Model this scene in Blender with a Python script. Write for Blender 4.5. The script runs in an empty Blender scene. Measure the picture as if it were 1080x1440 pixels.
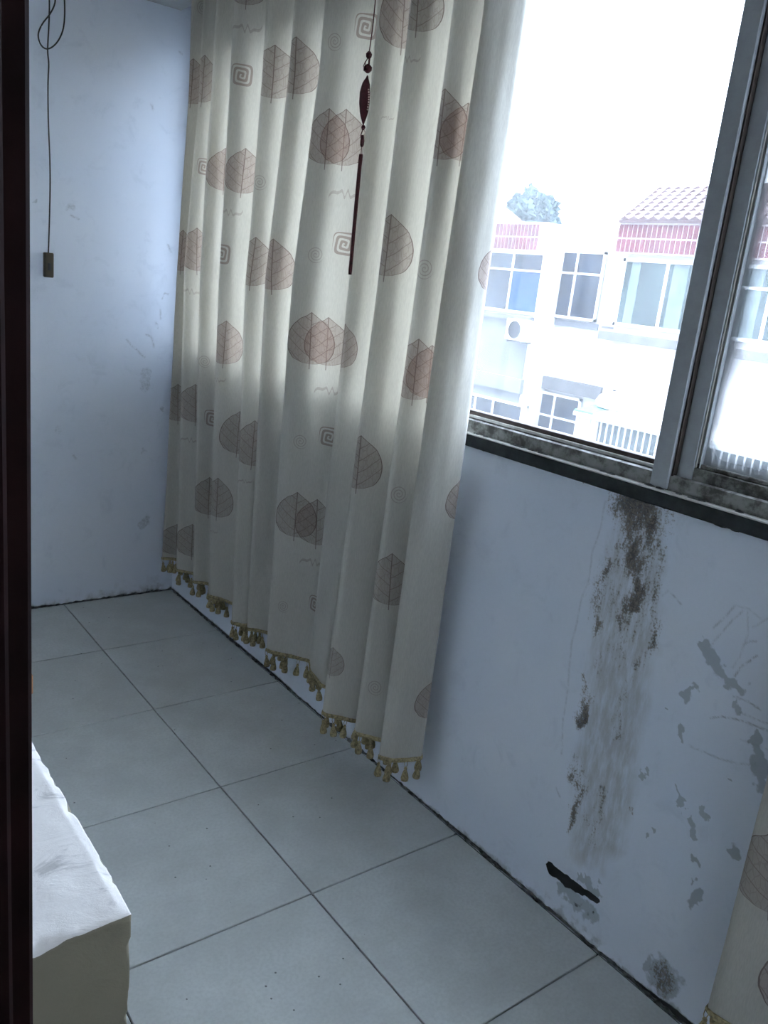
import bpy, bmesh, math, random
import numpy as np
from mathutils import Vector, Matrix
from mathutils.bvhtree import BVHTree

random.seed(4)
RNG = np.random.default_rng(4)
scene = bpy.context.scene
COL = scene.collection

# ------------------------------------------------------------------ camera
CAM = np.array([-1.01735, -2.89312, 1.45084])
YAW, PITCH, ROLL, FPX = math.radians(38.5176), math.radians(-15.1783), math.radians(6.3816), 1171.74


def cam_axes():
    cy, sy, cp, sp = math.cos(YAW), math.sin(YAW), math.cos(PITCH), math.sin(PITCH)
    f = np.array([sy * cp, cy * cp, sp])
    r = np.array([cy, -sy, 0.0])
    u = np.cross(r, f)
    c, s = math.cos(ROLL), math.sin(ROLL)
    return c * r + s * u, -s * r + c * u, f


AX_R, AX_U, AX_F = cam_axes()
cd = bpy.data.cameras.new('camera')
cam = bpy.data.objects.new('camera', cd)
COL.objects.link(cam)
cd.sensor_fit = 'HORIZONTAL'
cd.sensor_width = 36
cd.lens = 36 * FPX / 1080
cd.clip_start = 0.02
cd.clip_end = 200
m4 = Matrix.Identity(4)
for i in range(3):
    m4[i][0], m4[i][1], m4[i][2], m4[i][3] = AX_R[i], AX_U[i], -AX_F[i], CAM[i]
cam.matrix_world = m4
scene.camera = cam

# ------------------------------------------------------------------ light: overcast sky
world = bpy.data.worlds.new('overcast_sky')
scene.world = world
world.use_nodes = True
bg = world.node_tree.nodes['Background']
bg.inputs['Color'].default_value = (0.70, 0.815, 1.0, 1)
bg.inputs['Strength'].default_value = 4.0
scene.view_settings.view_transform = 'Standard'
scene.view_settings.look = 'None'
scene.view_settings.gamma = 1
scene.view_settings.use_curve_mapping = False
scene.view_settings.exposure = 2.4

# ------------------------------------------------------------------ pixel helpers
W = 0.48477      # inner face of the window wall (x)
YF = 0.49274     # face of the far wall (y)


def hit(px, py, ax, val):
    d = AX_F + AX_R * (px - 540) / FPX - AX_U * (py - 720) / FPX
    return CAM + d * ((val - CAM[ax]) / d[ax])


def ray(px, py):
    d = AX_F + AX_R * (px - 540) / FPX - AX_U * (py - 720) / FPX
    return Vector(CAM), Vector(d).normalized()


def project(X, Y, Z):
    v = [X - CAM[0], Y - CAM[1], Z - CAM[2]]
    dot = lambda a: v[0] * a[0] + v[1] * a[1] + v[2] * a[2]
    z = dot(AX_F)
    return 540 + FPX * dot(AX_R) / z, 720 - FPX * dot(AX_U) / z


# ------------------------------------------------------------------ object helpers
def tag(o, label=None, cat=None, group=None, kind=None):
    if label: o['label'] = label
    if cat: o['category'] = cat
    if group: o['group'] = group
    if kind: o['kind'] = kind
    return o


def empty(name, loc=(0, 0, 0), parent=None):
    o = bpy.data.objects.new(name, None)
    COL.objects.link(o)
    o.location = loc
    o.empty_display_size = 0.1
    if parent: o.parent = parent
    return o


def link(name, me, mat=None, parent=None, smooth=False):
    o = bpy.data.objects.new(name, me)
    COL.objects.link(o)
    if mat and not me.materials: me.materials.append(mat)
    if smooth: me.polygons.foreach_set('use_smooth', [True] * len(me.polygons))
    if parent:
        o.parent = parent
        o.matrix_parent_inverse = Matrix.Translation(-Vector(parent.location)) if parent.type == 'EMPTY' else Matrix.Identity(4)
    return o


class MB:
    def __init__(self):
        self.v, self.f = [], []

    def add(self, v, f):
        n = len(self.v)
        self.v += [tuple(map(float, p)) for p in v]
        self.f += [tuple(i + n for i in q) for q in f]
        return self

    def box(self, x0, x1, y0, y1, z0, z1):
        if x0 > x1: x0, x1 = x1, x0
        if y0 > y1: y0, y1 = y1, y0
        if z0 > z1: z0, z1 = z1, z0
        v = [(x, y, z) for x in (x0, x1) for y in (y0, y1) for z in (z0, z1)]
        return self.add(v, [(0, 1, 3, 2), (4, 6, 7, 5), (0, 4, 5, 1), (2, 3, 7, 6), (0, 2, 6, 4), (1, 5, 7, 3)])

    def tube(self, pts, rad, n=8, closed=False, flat=1.0):
        pts = [Vector(p) for p in pts]
        m = len(pts)
        rad = [rad] * m if not hasattr(rad, '__len__') else rad
        v, f = [], []
        up = Vector((0, 0, 1))
        for i, p in enumerate(pts):
            a = pts[(i - 1) % m] if (i or closed) else p
            b = pts[(i + 1) % m] if (i < m - 1 or closed) else p
            t = (b - a).normalized()
            s = t.cross(up)
            if abs(t.z) > 0.9: s = t.cross(Vector((0, 1, 0)))
            s.normalize()
            w = s.cross(t)
            for k in range(n):
                an = 2 * math.pi * k / n
                v.append(p + s * math.cos(an) * rad[i] * flat + w * math.sin(an) * rad[i])
        for i in range(m if closed else m - 1):
            j = (i + 1) % m
            for k in range(n):
                l = (k + 1) % n
                f.append((i * n + k, i * n + l, j * n + l, j * n + k))
        if not closed:
            f.append(tuple(range(n - 1, -1, -1)))
            f.append(tuple((m - 1) * n + k for k in range(n)))
        return self.add(v, f)

    def lathe(self, prof, c=(0, 0, 0), n=10, sx=1, sy=1):
        v, f = [], []
        m = len(prof)
        for r, z in prof:
            for k in range(n):
                a = 2 * math.pi * k / n
                v.append((c[0] + r * sx * math.cos(a), c[1] + r * sy * math.sin(a), c[2] + z))
        for i in range(m - 1):
            for k in range(n):
                l = (k + 1) % n
                f.append((i * n + k, i * n + l, (i + 1) * n + l, (i + 1) * n + k))
        f.append(tuple(range(n - 1, -1, -1)))
        f.append(tuple((m - 1) * n + k for k in range(n)))
        return self.add(v, f)

    def prism_y(self, prof, y0, y1):
        n = len(prof)
        v = [(x, y0, z) for x, z in prof] + [(x, y1, z) for x, z in prof]
        f = [(k, (k + 1) % n, n + (k + 1) % n, n + k) for k in range(n)]
        f += [tuple(range(n - 1, -1, -1)), tuple(range(n, 2 * n))]
        return self.add(v, f)

    def mesh(self, name, fix=True, bevel=0):
        me = bpy.data.meshes.new(name)
        me.from_pydata(self.v, [], self.f)
        if fix or bevel:
            bm = bmesh.new()
            bm.from_mesh(me)
            bmesh.ops.recalc_face_normals(bm, faces=bm.faces)
            if bevel:
                bmesh.ops.bevel(bm, geom=list(bm.edges), offset=bevel, segments=1, affect='EDGES', clamp_overlap=True)
            bm.to_mesh(me)
            bm.free()
        return me

    def build(self, name, mat, parent=None, smooth=False, bevel=0):
        return link(name, self.mesh(name, bevel=bevel), mat, parent, smooth)


def spline(pts, n=6):
    pts = [Vector(p) for p in pts]
    out = []
    for i in range(len(pts) - 1):
        p0, p1, p2, p3 = pts[max(i - 1, 0)], pts[i], pts[i + 1], pts[min(i + 2, len(pts) - 1)]
        for k in range(n):
            t = k / n
            out.append(0.5 * (2 * p1 + (p2 - p0) * t + (2 * p0 - 5 * p1 + 4 * p2 - p3) * t * t + (3 * p1 - p0 - 3 * p2 + p3) * t ** 3))
    return out + [pts[-1]]


# ------------------------------------------------------------------ node helpers
class NT:
    def __init__(self, name):
        self.m = bpy.data.materials.new(name)
        self.m.use_nodes = True
        self.t = self.m.node_tree
        self.t.nodes.clear()
        self.out = self.t.nodes.new('ShaderNodeOutputMaterial')

    def n(self, kind, **kw):
        nd = self.t.nodes.new('ShaderNode' + kind)
        for k, v in kw.items(): setattr(nd, k, v)
        return nd

    def put(self, sock, val):
        if isinstance(val, bpy.types.NodeSocket): self.t.links.new(val, sock)
        elif val is not None: sock.default_value = val

    def math(self, op, a, b=None, c=None, clamp=False):
        nd = self.n('Math', operation=op, use_clamp=clamp)
        for i, x in enumerate((a, b, c)):
            if x is not None: self.put(nd.inputs[i], x)
        return nd.outputs[0]

    def mix(self, fac, a, b, blend='MIX'):
        nd = self.n('Mix', data_type='RGBA', blend_type=blend)
        self.put(nd.inputs[0], fac)
        for s, x in ((6, a), (7, b)):
            self.put(nd.inputs[s], x if isinstance(x, bpy.types.NodeSocket) else (*x, 1))
        return nd.outputs[2]

    def noise(self, scale, detail=4, rough=0.55, vec=None, dist=0):
        nd = self.n('TexNoise')
        nd.inputs['Scale'].default_value = scale
        nd.inputs['Detail'].default_value = detail
        nd.inputs['Roughness'].default_value = rough
        nd.inputs['Distortion'].default_value = dist
        self.put(nd.inputs['Vector'], vec if vec is not None else self.n('NewGeometry').outputs['Position'])
        return nd.outputs[0]

    def ramp(self, x, lo, hi):
        nd = self.n('MapRange', clamp=True, interpolation_type='SMOOTHSTEP')
        self.put(nd.inputs[0], x)
        nd.inputs[1].default_value = lo
        nd.inputs[2].default_value = hi
        return nd.outputs[0]

    def obj(self, scale=None):
        o = self.n('TexCoord').outputs['Object']
        if scale is None: return o
        mp = self.n('Mapping')
        self.put(mp.inputs['Vector'], o)
        mp.inputs['Scale'].default_value = scale
        return mp.outputs[0]

    def attr(self, name):
        return self.n('Attribute', attribute_name=name)

    def bump(self, h, strength=0.3, dist=0.01):
        nd = self.n('Bump')
        nd.inputs['Strength'].default_value = strength
        nd.inputs['Distance'].default_value = dist
        self.put(nd.inputs['Height'], h)
        return nd.outputs[0]

    def bsdf(self, col, rough=0.6, metal=0, normal=None, spec=0.5, finish=True):
        b = self.n('BsdfPrincipled')
        self.put(b.inputs['Base Color'], col if isinstance(col, bpy.types.NodeSocket) else (*col, 1))
        self.put(b.inputs['Roughness'], rough)
        self.put(b.inputs['Metallic'], metal)
        b.inputs['Specular IOR Level'].default_value = spec
        if normal is not None: self.put(b.inputs['Normal'], normal)
        if finish: self.t.links.new(b.outputs[0], self.out.inputs[0])
        return b.outputs[0]


def simple(name, col, rough=0.6, metal=0, var=0.15, scale=20, bump=0, spec=0.5):
    t = NT(name)
    n = t.noise(scale, 5)
    c = t.mix(t.ramp(n, 0.3, 0.7), tuple(x * (1 - var) for x in col), tuple(min(1, x * (1 + var)) for x in col))
    t.bsdf(c, rough, metal, t.bump(n, bump) if bump else None, spec)
    return t.m


M = {}
M['plain_wall'] = simple('plain_wall_paint', (0.84, 0.84, 0.83), 0.85, var=0.04, scale=6, bump=0.1)
M['beam'] = simple('bare_grey_plaster', (0.40, 0.42, 0.42), 0.9, var=0.1, scale=8)
M['room_wall'] = simple('room_wall_paint', (0.66, 0.62, 0.55), 0.9, var=0.05, scale=4)
M['grout'] = simple('tile_grout', (0.012, 0.013, 0.013), 0.9, scale=60)
M['mortar'] = simple('dirty_mortar', (0.085, 0.09, 0.09), 0.95, var=0.7, scale=60, bump=0.5)
M['dark_wood'] = simple('dark_door_wood', (0.009, 0.003, 0.003), 0.8, var=0.4, scale=15, spec=0.08)
M['chip_wood'] = simple('bare_wood_chip', (0.25, 0.13, 0.06), 0.8, scale=50)
M['black_cord'] = simple('black_cord_plastic', (0.02, 0.022, 0.025), 0.5)
M['switch'] = simple('brown_switch_plastic', (0.05, 0.038, 0.02), 0.5)
M['red_cord'] = simple('dark_red_cord', (0.06, 0.004, 0.009), 0.75, var=0.4, scale=300)
M['bead'] = simple('pale_bead', (0.7, 0.5, 0.45), 0.3)
M['fringe'] = simple('olive_gold_fringe', (0.34, 0.285, 0.16), 0.9, var=0.45, scale=150, bump=0.4)
M['rod'] = simple('curtain_rod_metal', (0.35, 0.3, 0.25), 0.4, metal=0.6)


def wall_paint(name):
    """white paint with stain attributes painted on the wall's own grid"""
    t = NT(name)
    fine = t.noise(90, 6, 0.7)
    streak = t.noise(1.0, 6, 0.7, t.obj((60, 60, 14)))
    broad = t.noise(2.2, 3)
    c = t.mix(t.ramp(broad, 0.3, 0.7), (0.70, 0.765, 0.88), (0.76, 0.81, 0.90))
    c = t.mix(t.math('MULTIPLY', t.ramp(t.noise(11, 6, 0.7, None, 0.6), 0.52, 0.72), 0.35), c, (0.55, 0.61, 0.71))
    a = t.attr('stain')
    sep = t.n('SeparateColor')
    t.put(sep.inputs[0], a.outputs['Color'])
    r, g, b = sep.outputs[0], sep.outputs[1], sep.outputs[2]
    # g: bare grey putty / pale washed area, b: pencil lines, r: mould
    gm = t.ramp(t.math('ADD', g, t.math('MULTIPLY', t.math('SUBTRACT', fine, 0.5), 0.9)), 0.25, 0.75)
    c = t.mix(t.math('MULTIPLY', gm, 0.66), c, (0.28, 0.32, 0.36))
    a2 = t.attr('wash')
    c = t.mix(t.math('MULTIPLY', a2.outputs['Fac'], t.ramp(streak, 0.2, 0.65)), c, (0.42, 0.43, 0.435))
    grain = t.noise(230, 4, 0.6)
    rm = t.math('ADD', r, t.math('MULTIPLY', t.math('SUBTRACT', streak, 0.5), 1.3))
    rm = t.math('ADD', rm, t.math('MULTIPLY', t.math('SUBTRACT', grain, 0.5), 1.7))
    rm = t.math('ADD', rm, t.math('MULTIPLY', t.math('SUBTRACT', fine, 0.5), 0.6))
    gate = t.ramp(r, 0.03, 0.25)
    rmask = t.math('MULTIPLY', t.ramp(rm, 0.36, 0.85), gate)
    tone = t.mix(t.ramp(grain, 0.42, 0.62), (0.05, 0.042, 0.037), (0.20, 0.165, 0.13))
    c = t.mix(t.math('MULTIPLY', rmask, 0.92), c, tone)
    blk = t.attr('black')
    c = t.mix(t.ramp(t.math('ADD', blk.outputs['Fac'], t.math('MULTIPLY', t.math('SUBTRACT', fine, 0.5), 0.3)), 0.35, 0.6), c, (0.022, 0.024, 0.026))
    c = t.mix(t.math('MULTIPLY', t.math('MULTIPLY', b, t.ramp(fine, 0.35, 0.6)), 0.75), c, (0.12, 0.13, 0.16))
    h = t.math('SUBTRACT', t.math('MULTIPLY', fine, 0.3), t.math('ADD', t.math('MULTIPLY', gm, 0.25), t.math('MULTIPLY', rmask, 0.3)))
    t.bsdf(c, 0.8, 0, t.bump(h, 0.3, 0.002), 0.3)
    return t.m


M['wall'] = wall_paint('stained_white_paint')


def tile_mat():
    t = NT('grey_floor_tile')
    o = t.n('TexCoord').outputs['Object']
    info = t.n('ObjectInfo').outputs['Random']
    n1 = t.noise(5, 6, 0.65)
    n2 = t.noise(120, 3)
    c = t.mix(t.ramp(n1, 0.3, 0.7), (0.50, 0.525, 0.515), (0.61, 0.64, 0.635))
    c = t.mix(t.math('MULTIPLY', t.ramp(n2, 0.35, 0.7), 0.25), c, (0.35, 0.37, 0.37))
    c = t.mix(t.math('MULTIPLY', info, 0.25), c, (0.40, 0.42, 0.41))
    v = t.n('TexVoronoi')
    v.inputs['Scale'].default_value = 22
    t.put(v.inputs['Vector'], t.n('NewGeometry').outputs['Position'])
    v.inputs['Randomness'].default_value = 1
    spk = t.math('LESS_THAN', t.math('ADD', v.outputs['Distance'], t.math('MULTIPLY', n2, 0.06)), 0.085)
    spk = t.math('MULTIPLY', spk, t.math('GREATER_THAN', t.noise(3.1, 2), 0.5))
    c = t.mix(t.math('MULTIPLY', spk, 0.8), c, (0.05, 0.055, 0.055))
    t.bsdf(c, t.math('ADD', 0.34, t.math('MULTIPLY', n1, 0.3)), 0, t.bump(n2, 0.05, 0.002), 0.45)
    return t.m


M['tile'] = tile_mat()


def plaster_mat(name, base, dark, amount):
    t = NT(name)
    n = t.noise(7, 7, 0.65)
    s = t.noise(1.0, 6, 0.7, t.obj((16, 30, 30)), 0.8)
    c = t.mix(t.ramp(n, 0.3, 0.7), tuple(x * 0.93 for x in base), base)
    c = t.mix(t.math('MULTIPLY', t.ramp(s, 0.55, 0.68), amount), c, dark)
    t.bsdf(c, 0.85, 0, t.bump(t.math('ADD', n, s), 0.35, 0.004), 0.25)
    return t.m


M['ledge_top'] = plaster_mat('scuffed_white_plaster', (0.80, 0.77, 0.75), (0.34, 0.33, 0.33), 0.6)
M['ledge_side_shaded'] = plaster_mat('shaded_cream_plaster', (0.25, 0.228, 0.17), (0.19, 0.17, 0.13), 0.3)  # cream plaster with the dim, warm room light painted in as a darker colour


def metal_mat(name, col, dirt, amount, rough=0.45):
    t = NT(name)
    n = t.noise(22, 7, 0.7)
    s = t.noise(1.0, 5, 0.65, t.obj((50, 18, 30)))
    c = t.mix(t.math('MULTIPLY', t.ramp(t.math('ADD', t.math('MULTIPLY', n, 0.6), t.math('MULTIPLY', s, 0.4)), 0.42, 0.58), amount), col, dirt)
    t.bsdf(c, rough, 0.35, t.bump(n, 0.1, 0.002), 0.4)
    return t.m


M['alu'] = metal_mat('grey_aluminium', (0.34, 0.36, 0.38), (0.24, 0.25, 0.26), 0.3)
M['alu_dirty'] = metal_mat('grimy_aluminium', (0.27, 0.275, 0.26), (0.045, 0.04, 0.033), 0.9, 0.65)
M['alu_pale'] = metal_mat('pale_aluminium_edge', (0.62, 0.62, 0.58), (0.25, 0.23, 0.2), 0.4)
M['gasket'] = simple('brown_gasket', (0.06, 0.045, 0.038), 0.8, scale=80)


def stone_mat():
    t = NT('black_sill_stone')
    n = t.noise(30, 6, 0.65)
    c = t.mix(t.ramp(n, 0.35, 0.7), (0.008, 0.011, 0.012), (0.028, 0.034, 0.036))
    sc = t.noise(9, 8, 0.75, None, 1.5)
    c = t.mix(t.math('MULTIPLY', t.ramp(sc, 0.66, 0.74), 0.35), c, (0.16, 0.16, 0.15))
    t.bsdf(c, 0.45, 0, t.bump(n, 0.2, 0.003), 0.3)
    return t.m


M['stone'] = stone_mat()


def glass_mat(name, haze, y0=None, y1=None, z0=None, z1=None, edge=0.0):
    """old window glass: see-through, a film of dust that scatters daylight, dirt along the edges"""
    t = NT(name)
    tr = t.n('BsdfTransparent')
    tr.inputs[0].default_value = (0.97, 0.985, 0.99, 1)
    gl = t.n('BsdfGlossy')
    gl.inputs['Roughness'].default_value = 0.03
    fr = t.n('Fresnel')
    fr.inputs[0].default_value = 1.35
    m1 = t.n('MixShader')
    t.put(m1.inputs[0], t.math('MULTIPLY', fr.outputs[0], 0.5))
    t.t.links.new(tr.outputs[0], m1.inputs[1])
    t.t.links.new(gl.outputs[0], m1.inputs[2])
    tl = t.n('BsdfTranslucent')
    tl.inputs[0].default_value = (0.9, 0.92, 0.95, 1)
    df = t.n('BsdfDiffuse')
    df.inputs[0].default_value = (0.3, 0.3, 0.29, 1)
    dirt = t.n('MixShader')
    dirt.inputs[0].default_value = 0.3
    t.t.links.new(tl.outputs[0], dirt.inputs[1])
    t.t.links.new(df.outputs[0], dirt.inputs[2])
    n = t.noise(6, 5, 0.6, t.obj((1, 1, 0.6)))
    fac = t.math('MULTIPLY', t.math('ADD', 0.4, n), haze)
    if edge:
        sp = t.n('SeparateXYZ')
        t.put(sp.inputs[0], t.obj())
        d1 = t.math('SUBTRACT', sp.outputs[1], y0)
        d2 = t.math('SUBTRACT', y1, sp.outputs[1])
        d3 = t.math('SUBTRACT', sp.outputs[2], z0)
        d = t.math('SMOOTH_MIN', t.math('SMOOTH_MIN', d1, d2, 0.04), d3, 0.06)
        e = t.math('SUBTRACT', 1, t.ramp(t.math('ADD', d, t.math('MULTIPLY', t.math('SUBTRACT', n, 0.5), 0.02)), 0.0, edge))
        dark_edge = t.math('MULTIPLY', e, 0.9)
    m2 = t.n('MixShader')
    t.put(m2.inputs[0], fac)
    t.t.links.new(m1.outputs[0], m2.inputs[1])
    t.t.links.new(dirt.outputs[0], m2.inputs[2])
    last = m2.outputs[0]
    if edge:
        d3_ = t.n('BsdfDiffuse')
        d3_.inputs[0].default_value = (0.24, 0.25, 0.26, 1)
        m3 = t.n('MixShader')
        t.put(m3.inputs[0], dark_edge)
        t.t.links.new(last, m3.inputs[1])
        t.t.links.new(d3_.outputs[0], m3.inputs[2])
        last = m3.outputs[0]
    t.t.links.new(last, t.out.inputs[0])
    return t.m


def leaf_mask(t, uvname):
    """returns (fill, line, vein) masks of one printed leaf in its own u,v frame"""
    uv = t.n('UVMap', uv_map=uvname).outputs[0]
    sp = t.n('SeparateXYZ')
    t.put(sp.inputs[0], uv)
    u, v = sp.outputs[0], sp.outputs[1]
    nz = t.noise(3.5, 2, 0.5, uv)
    u2 = t.math('ADD', u, t.math('MULTIPLY', t.math('SUBTRACT', nz, 0.5), 0.12))
    au = t.math('ABSOLUTE', u2)
    cv = t.n('FloatCurve')
    cm = cv.mapping.curves[0]
    pts = [(0, 0.02), (0.05, 0.52), (0.15, 0.84), (0.32, 1.0), (0.5, 0.98), (0.68, 0.82), (0.84, 0.5), (0.93, 0.2), (1, 0.0)]
    cm.points[0].location = pts[0]
    cm.points[1].location = pts[-1]
    for p in pts[1:-1]: cm.points.new(*p)
    cv.mapping.update()
    t.put(cv.inputs['Value'], v)
    w = cv.outputs[0]
    vin = t.math('MULTIPLY', t.math('GREATER_THAN', v, 0.0), t.math('LESS_THAN', v, 1.0))
    near = t.math('GREATER_THAN', v, -0.5)
    gap = t.math('SUBTRACT', w, au)
    fill = t.math('MULTIPLY', t.math('GREATER_THAN', gap, 0.0), vin)
    edge = t.math('MULTIPLY', t.math('LESS_THAN', gap, 0.042), fill)
    mid = t.math('MULTIPLY', t.math('LESS_THAN', t.math('ABSOLUTE', u), 0.02),
                 t.math('MULTIPLY', t.math('GREATER_THAN', v, -0.1), t.math('LESS_THAN', v, 0.99)))
    side = t.math('SIGN', u)
    ph = t.math('ADD', t.math('MULTIPLY', t.math('SUBTRACT', v, t.math('MULTIPLY', t.math('POWER', t.math('MAXIMUM', au, 0.001), 1.25), 0.36)), 4.4),
                t.math('MULTIPLY', side, 0.17))
    fr = t.math('ABSOLUTE', t.math('SUBTRACT', t.math('FRACT', t.math('ADD', ph, 10)), 0.5))
    vein = t.math('MULTIPLY', t.math('LESS_THAN', fr, 0.036), fill)
    vo = t.n('TexVoronoi', feature='DISTANCE_TO_EDGE')
    vo.inputs['Scale'].default_value = 6.5
    t.put(vo.inputs['Vector'], uv)
    net = t.math('MULTIPLY', t.math('MULTIPLY', t.math('LESS_THAN', vo.outputs['Distance'], 0.045), fill), 0.28)
    line = t.math('MAXIMUM', t.math('MAXIMUM', edge, t.math('MULTIPLY', mid, near)), t.math('MULTIPLY', vein, 0.7))
    return fill, t.math('MAXIMUM', line, net)


def curtain_mat():
    t = NT('cream_leaf_print_fabric')
    wv = t.noise(1.0, 3, 0.5, t.obj((500, 500, 60)))
    c = t.mix(t.ramp(wv, 0.3, 0.7), (0.54, 0.53, 0.49), (0.60, 0.59, 0.545))
    tint = t.attr('leaf_tint')
    f1, l1 = leaf_mask(t, 'leaf_b')
    f0, l0 = leaf_mask(t, 'leaf_a')
    fillc = t.mix(tint.outputs['Fac'], (0.27, 0.21, 0.18), (0.33, 0.205, 0.18))
    for f, l in ((f1, l1), (f0, l0)):
        c = t.mix(t.math('MULTIPLY', f, 0.46), c, fillc)
        c = t.mix(t.math('MULTIPLY', l, 0.66), c, (0.12, 0.075, 0.07))
    uv = t.n('UVMap', uv_map='mark').outputs[0]
    sp = t.n('SeparateXYZ')
    t.put(sp.inputs[0], uv)
    kind = t.math('FLOOR', t.math('DIVIDE', t.math('ADD', sp.outputs[0], 5), 10))
    p = t.math('SUBTRACT', sp.outputs[0], t.math('MULTIPLY', kind, 10))
    q = sp.outputs[1]
    th = t.math('DIVIDE', t.math('ARCTAN2', q, p), 2 * math.pi)
    r0 = t.math('SQRT', t.math('ADD', t.math('MULTIPLY', p, p), t.math('MULTIPLY', q, q)))
    p4, q4 = t.math('POWER', t.math('ABSOLUTE', p), 5), t.math('POWER', t.math('ABSOLUTE', q), 5)
    r1 = t.math('POWER', t.math('ADD', p4, q4), 0.2)

    def spiral(r, turns, thick):
        s = t.math('FRACT', t.math('ADD', t.math('SUBTRACT', t.math('MULTIPLY', r, turns), th), 5))
        return t.math('MULTIPLY', t.math('LESS_THAN', s, thick), t.math('LESS_THAN', r, 1.0))
    k = lambda i: t.math('COMPARE', kind, i, 0.1)
    valid = t.math('GREATER_THAN', q, -2)
    sc = t.math('ADD', t.math('SINE', t.math('ADD', t.math('MULTIPLY', p, 9), t.math('MULTIPLY', t.math('SINE', t.math('MULTIPLY', p, 5)), 2.2))), t.math('MULTIPLY', p, 0.6))
    scl = t.math('MULTIPLY', t.math('LESS_THAN', t.math('ABSOLUTE', t.math('SUBTRACT', q, t.math('MULTIPLY', sc, 0.42))), 0.2), t.math('LESS_THAN', t.math('ABSOLUTE', p), 1))
    mk = t.math('ADD', t.math('ADD', t.math('MULTIPLY', k(0), t.math('MULTIPLY', spiral(r0, 3.0, 0.3), 0.6)),
                              t.math('MULTIPLY', k(1), spiral(r1, 2.6, 0.55))), t.math('MULTIPLY', k(2), t.math('MULTIPLY', scl, 0.55)))
    c = t.mix(t.math('MULTIPLY', t.math('MULTIPLY', mk, valid), 0.75), c, (0.27, 0.2, 0.18))
    df = t.n('BsdfDiffuse')
    tl = t.n('BsdfTranslucent')
    gl = t.n('BsdfGlossy')
    gl.inputs['Roughness'].default_value = 0.42
    t.put(df.inputs[0], c)
    t.put(tl.inputs[0], t.mix(1.0, c, (1.0, 0.91, 0.77), 'MULTIPLY'))
    bp = t.bump(wv, 0.15, 0.001)
    t.put(df.inputs['Normal'], bp)
    ms = t.n('MixShader')
    ms.inputs[0].default_value = 0.25
    t.t.links.new(df.outputs[0], ms.inputs[1])
    t.t.links.new(tl.outputs[0], ms.inputs[2])
    lw = t.n('LayerWeight')
    lw.inputs[0].default_value = 0.3
    m2 = t.n('MixShader')
    t.put(m2.inputs[0], t.math('MULTIPLY', lw.outputs['Facing'], 0.12))
    t.t.links.new(ms.outputs[0], m2.inputs[1])
    t.t.links.new(gl.outputs[0], m2.inputs[2])
    t.t.links.new(m2.outputs[0], t.out.inputs[0])
    return t.m


M['curtain'] = curtain_mat()


# ------------------------------------------------------------------ painted stain attributes on wall grids
def fbm2(a, b, seed, octaves=4, scale=1.0):
    r = np.random.default_rng(seed)
    tot = np.zeros_like(a)
    amp = 1.0
    for o in range(octaves):
        tab = r.random((64, 64))
        an = 0.6 + 1.1 * o
        x = (a * math.cos(an) - b * math.sin(an)) * scale * 2 ** o + 17.3 * o
        y = (a * math.sin(an) + b * math.cos(an)) * scale * 2 ** o + 5.1 * o
        xi, yi = np.floor(x).astype(int), np.floor(y).astype(int)
        fx, fy = x - xi, y - yi
        fx, fy = fx * fx * (3 - 2 * fx), fy * fy * (3 - 2 * fy)
        g = lambda i, j: tab[(xi + i) % 64, (yi + j) % 64]
        tot += amp * ((g(0, 0) * (1 - fx) + g(1, 0) * fx) * (1 - fy) + (g(0, 1) * (1 - fx) + g(1, 1) * fx) * fy - 0.5)
        amp *= 0.5
    return tot


def stroke(PX, PY, pts, soft=0.5):
    """capsule chain in photo pixels: pts (x, y, half width) -> 0..1"""
    best = np.full(PX.shape, 1e9)
    pts = [p if len(p) == 3 else (*p, 1.0) for p in pts]
    if len(pts) == 1: pts = pts * 2
    for (x0, y0, w0), (x1, y1, w1) in zip(pts[:-1], pts[1:]):
        dx, dy = x1 - x0, y1 - y0
        L = dx * dx + dy * dy
        s = np.clip(((PX - x0) * dx + (PY - y0) * dy) / L, 0, 1) if L > 0 else np.zeros_like(PX)
        d = np.hypot(PX - x0 - s * dx, PY - y0 - s * dy) / (w0 + (w1 - w0) * s)
        best = np.minimum(best, d)
    return np.clip((1 + soft - best) / (2 * soft), 0, 1)


def grid_wall(name, A, B, point, extra, mat, paint):
    """a wall whose visible face is a fine grid A x B; extra = box closing the back"""
    na, nb = len(A), len(B)
    GA, GB = np.meshgrid(A, B, indexing='ij')
    XYZ = point(GA, GB)
    v = np.stack([c.ravel() for c in XYZ], 1)
    idx = np.arange(na * nb).reshape(na, nb)
    f = np.stack([idx[:-1, :-1], idx[1:, :-1], idx[1:, 1:], idx[:-1, 1:]], -1).reshape(-1, 4)
    mb = MB().box(*extra)
    n0 = len(v)
    me = bpy.data.meshes.new(name)
    me.from_pydata(v.tolist() + mb.v, [], f.tolist() + [tuple(i + n0 for i in q) for q in mb.f])
    PX, PY = project(*XYZ)
    red, grey, line, wash, black = paint(PX, PY, GA, GB)
    tail = np.zeros(len(mb.v))
    flat = lambda x: np.concatenate([np.clip(x, 0, 1).ravel(), tail])
    ca = me.attributes.new('stain', 'FLOAT_COLOR', 'POINT')
    colr = np.stack([flat(red), flat(grey), flat(line), np.ones(len(v) + len(tail))], 1).astype(np.float32)
    ca.data.foreach_set('color', colr.ravel())
    for nm, arr in (('wash', wash), ('black', black)):
        at = me.attributes.new(nm, 'FLOAT', 'POINT')
        at.data.foreach_set('value', flat(arr).astype(np.float32))
    o = link(name, me, mat)
    return o


SILL = 1.0705


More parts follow.
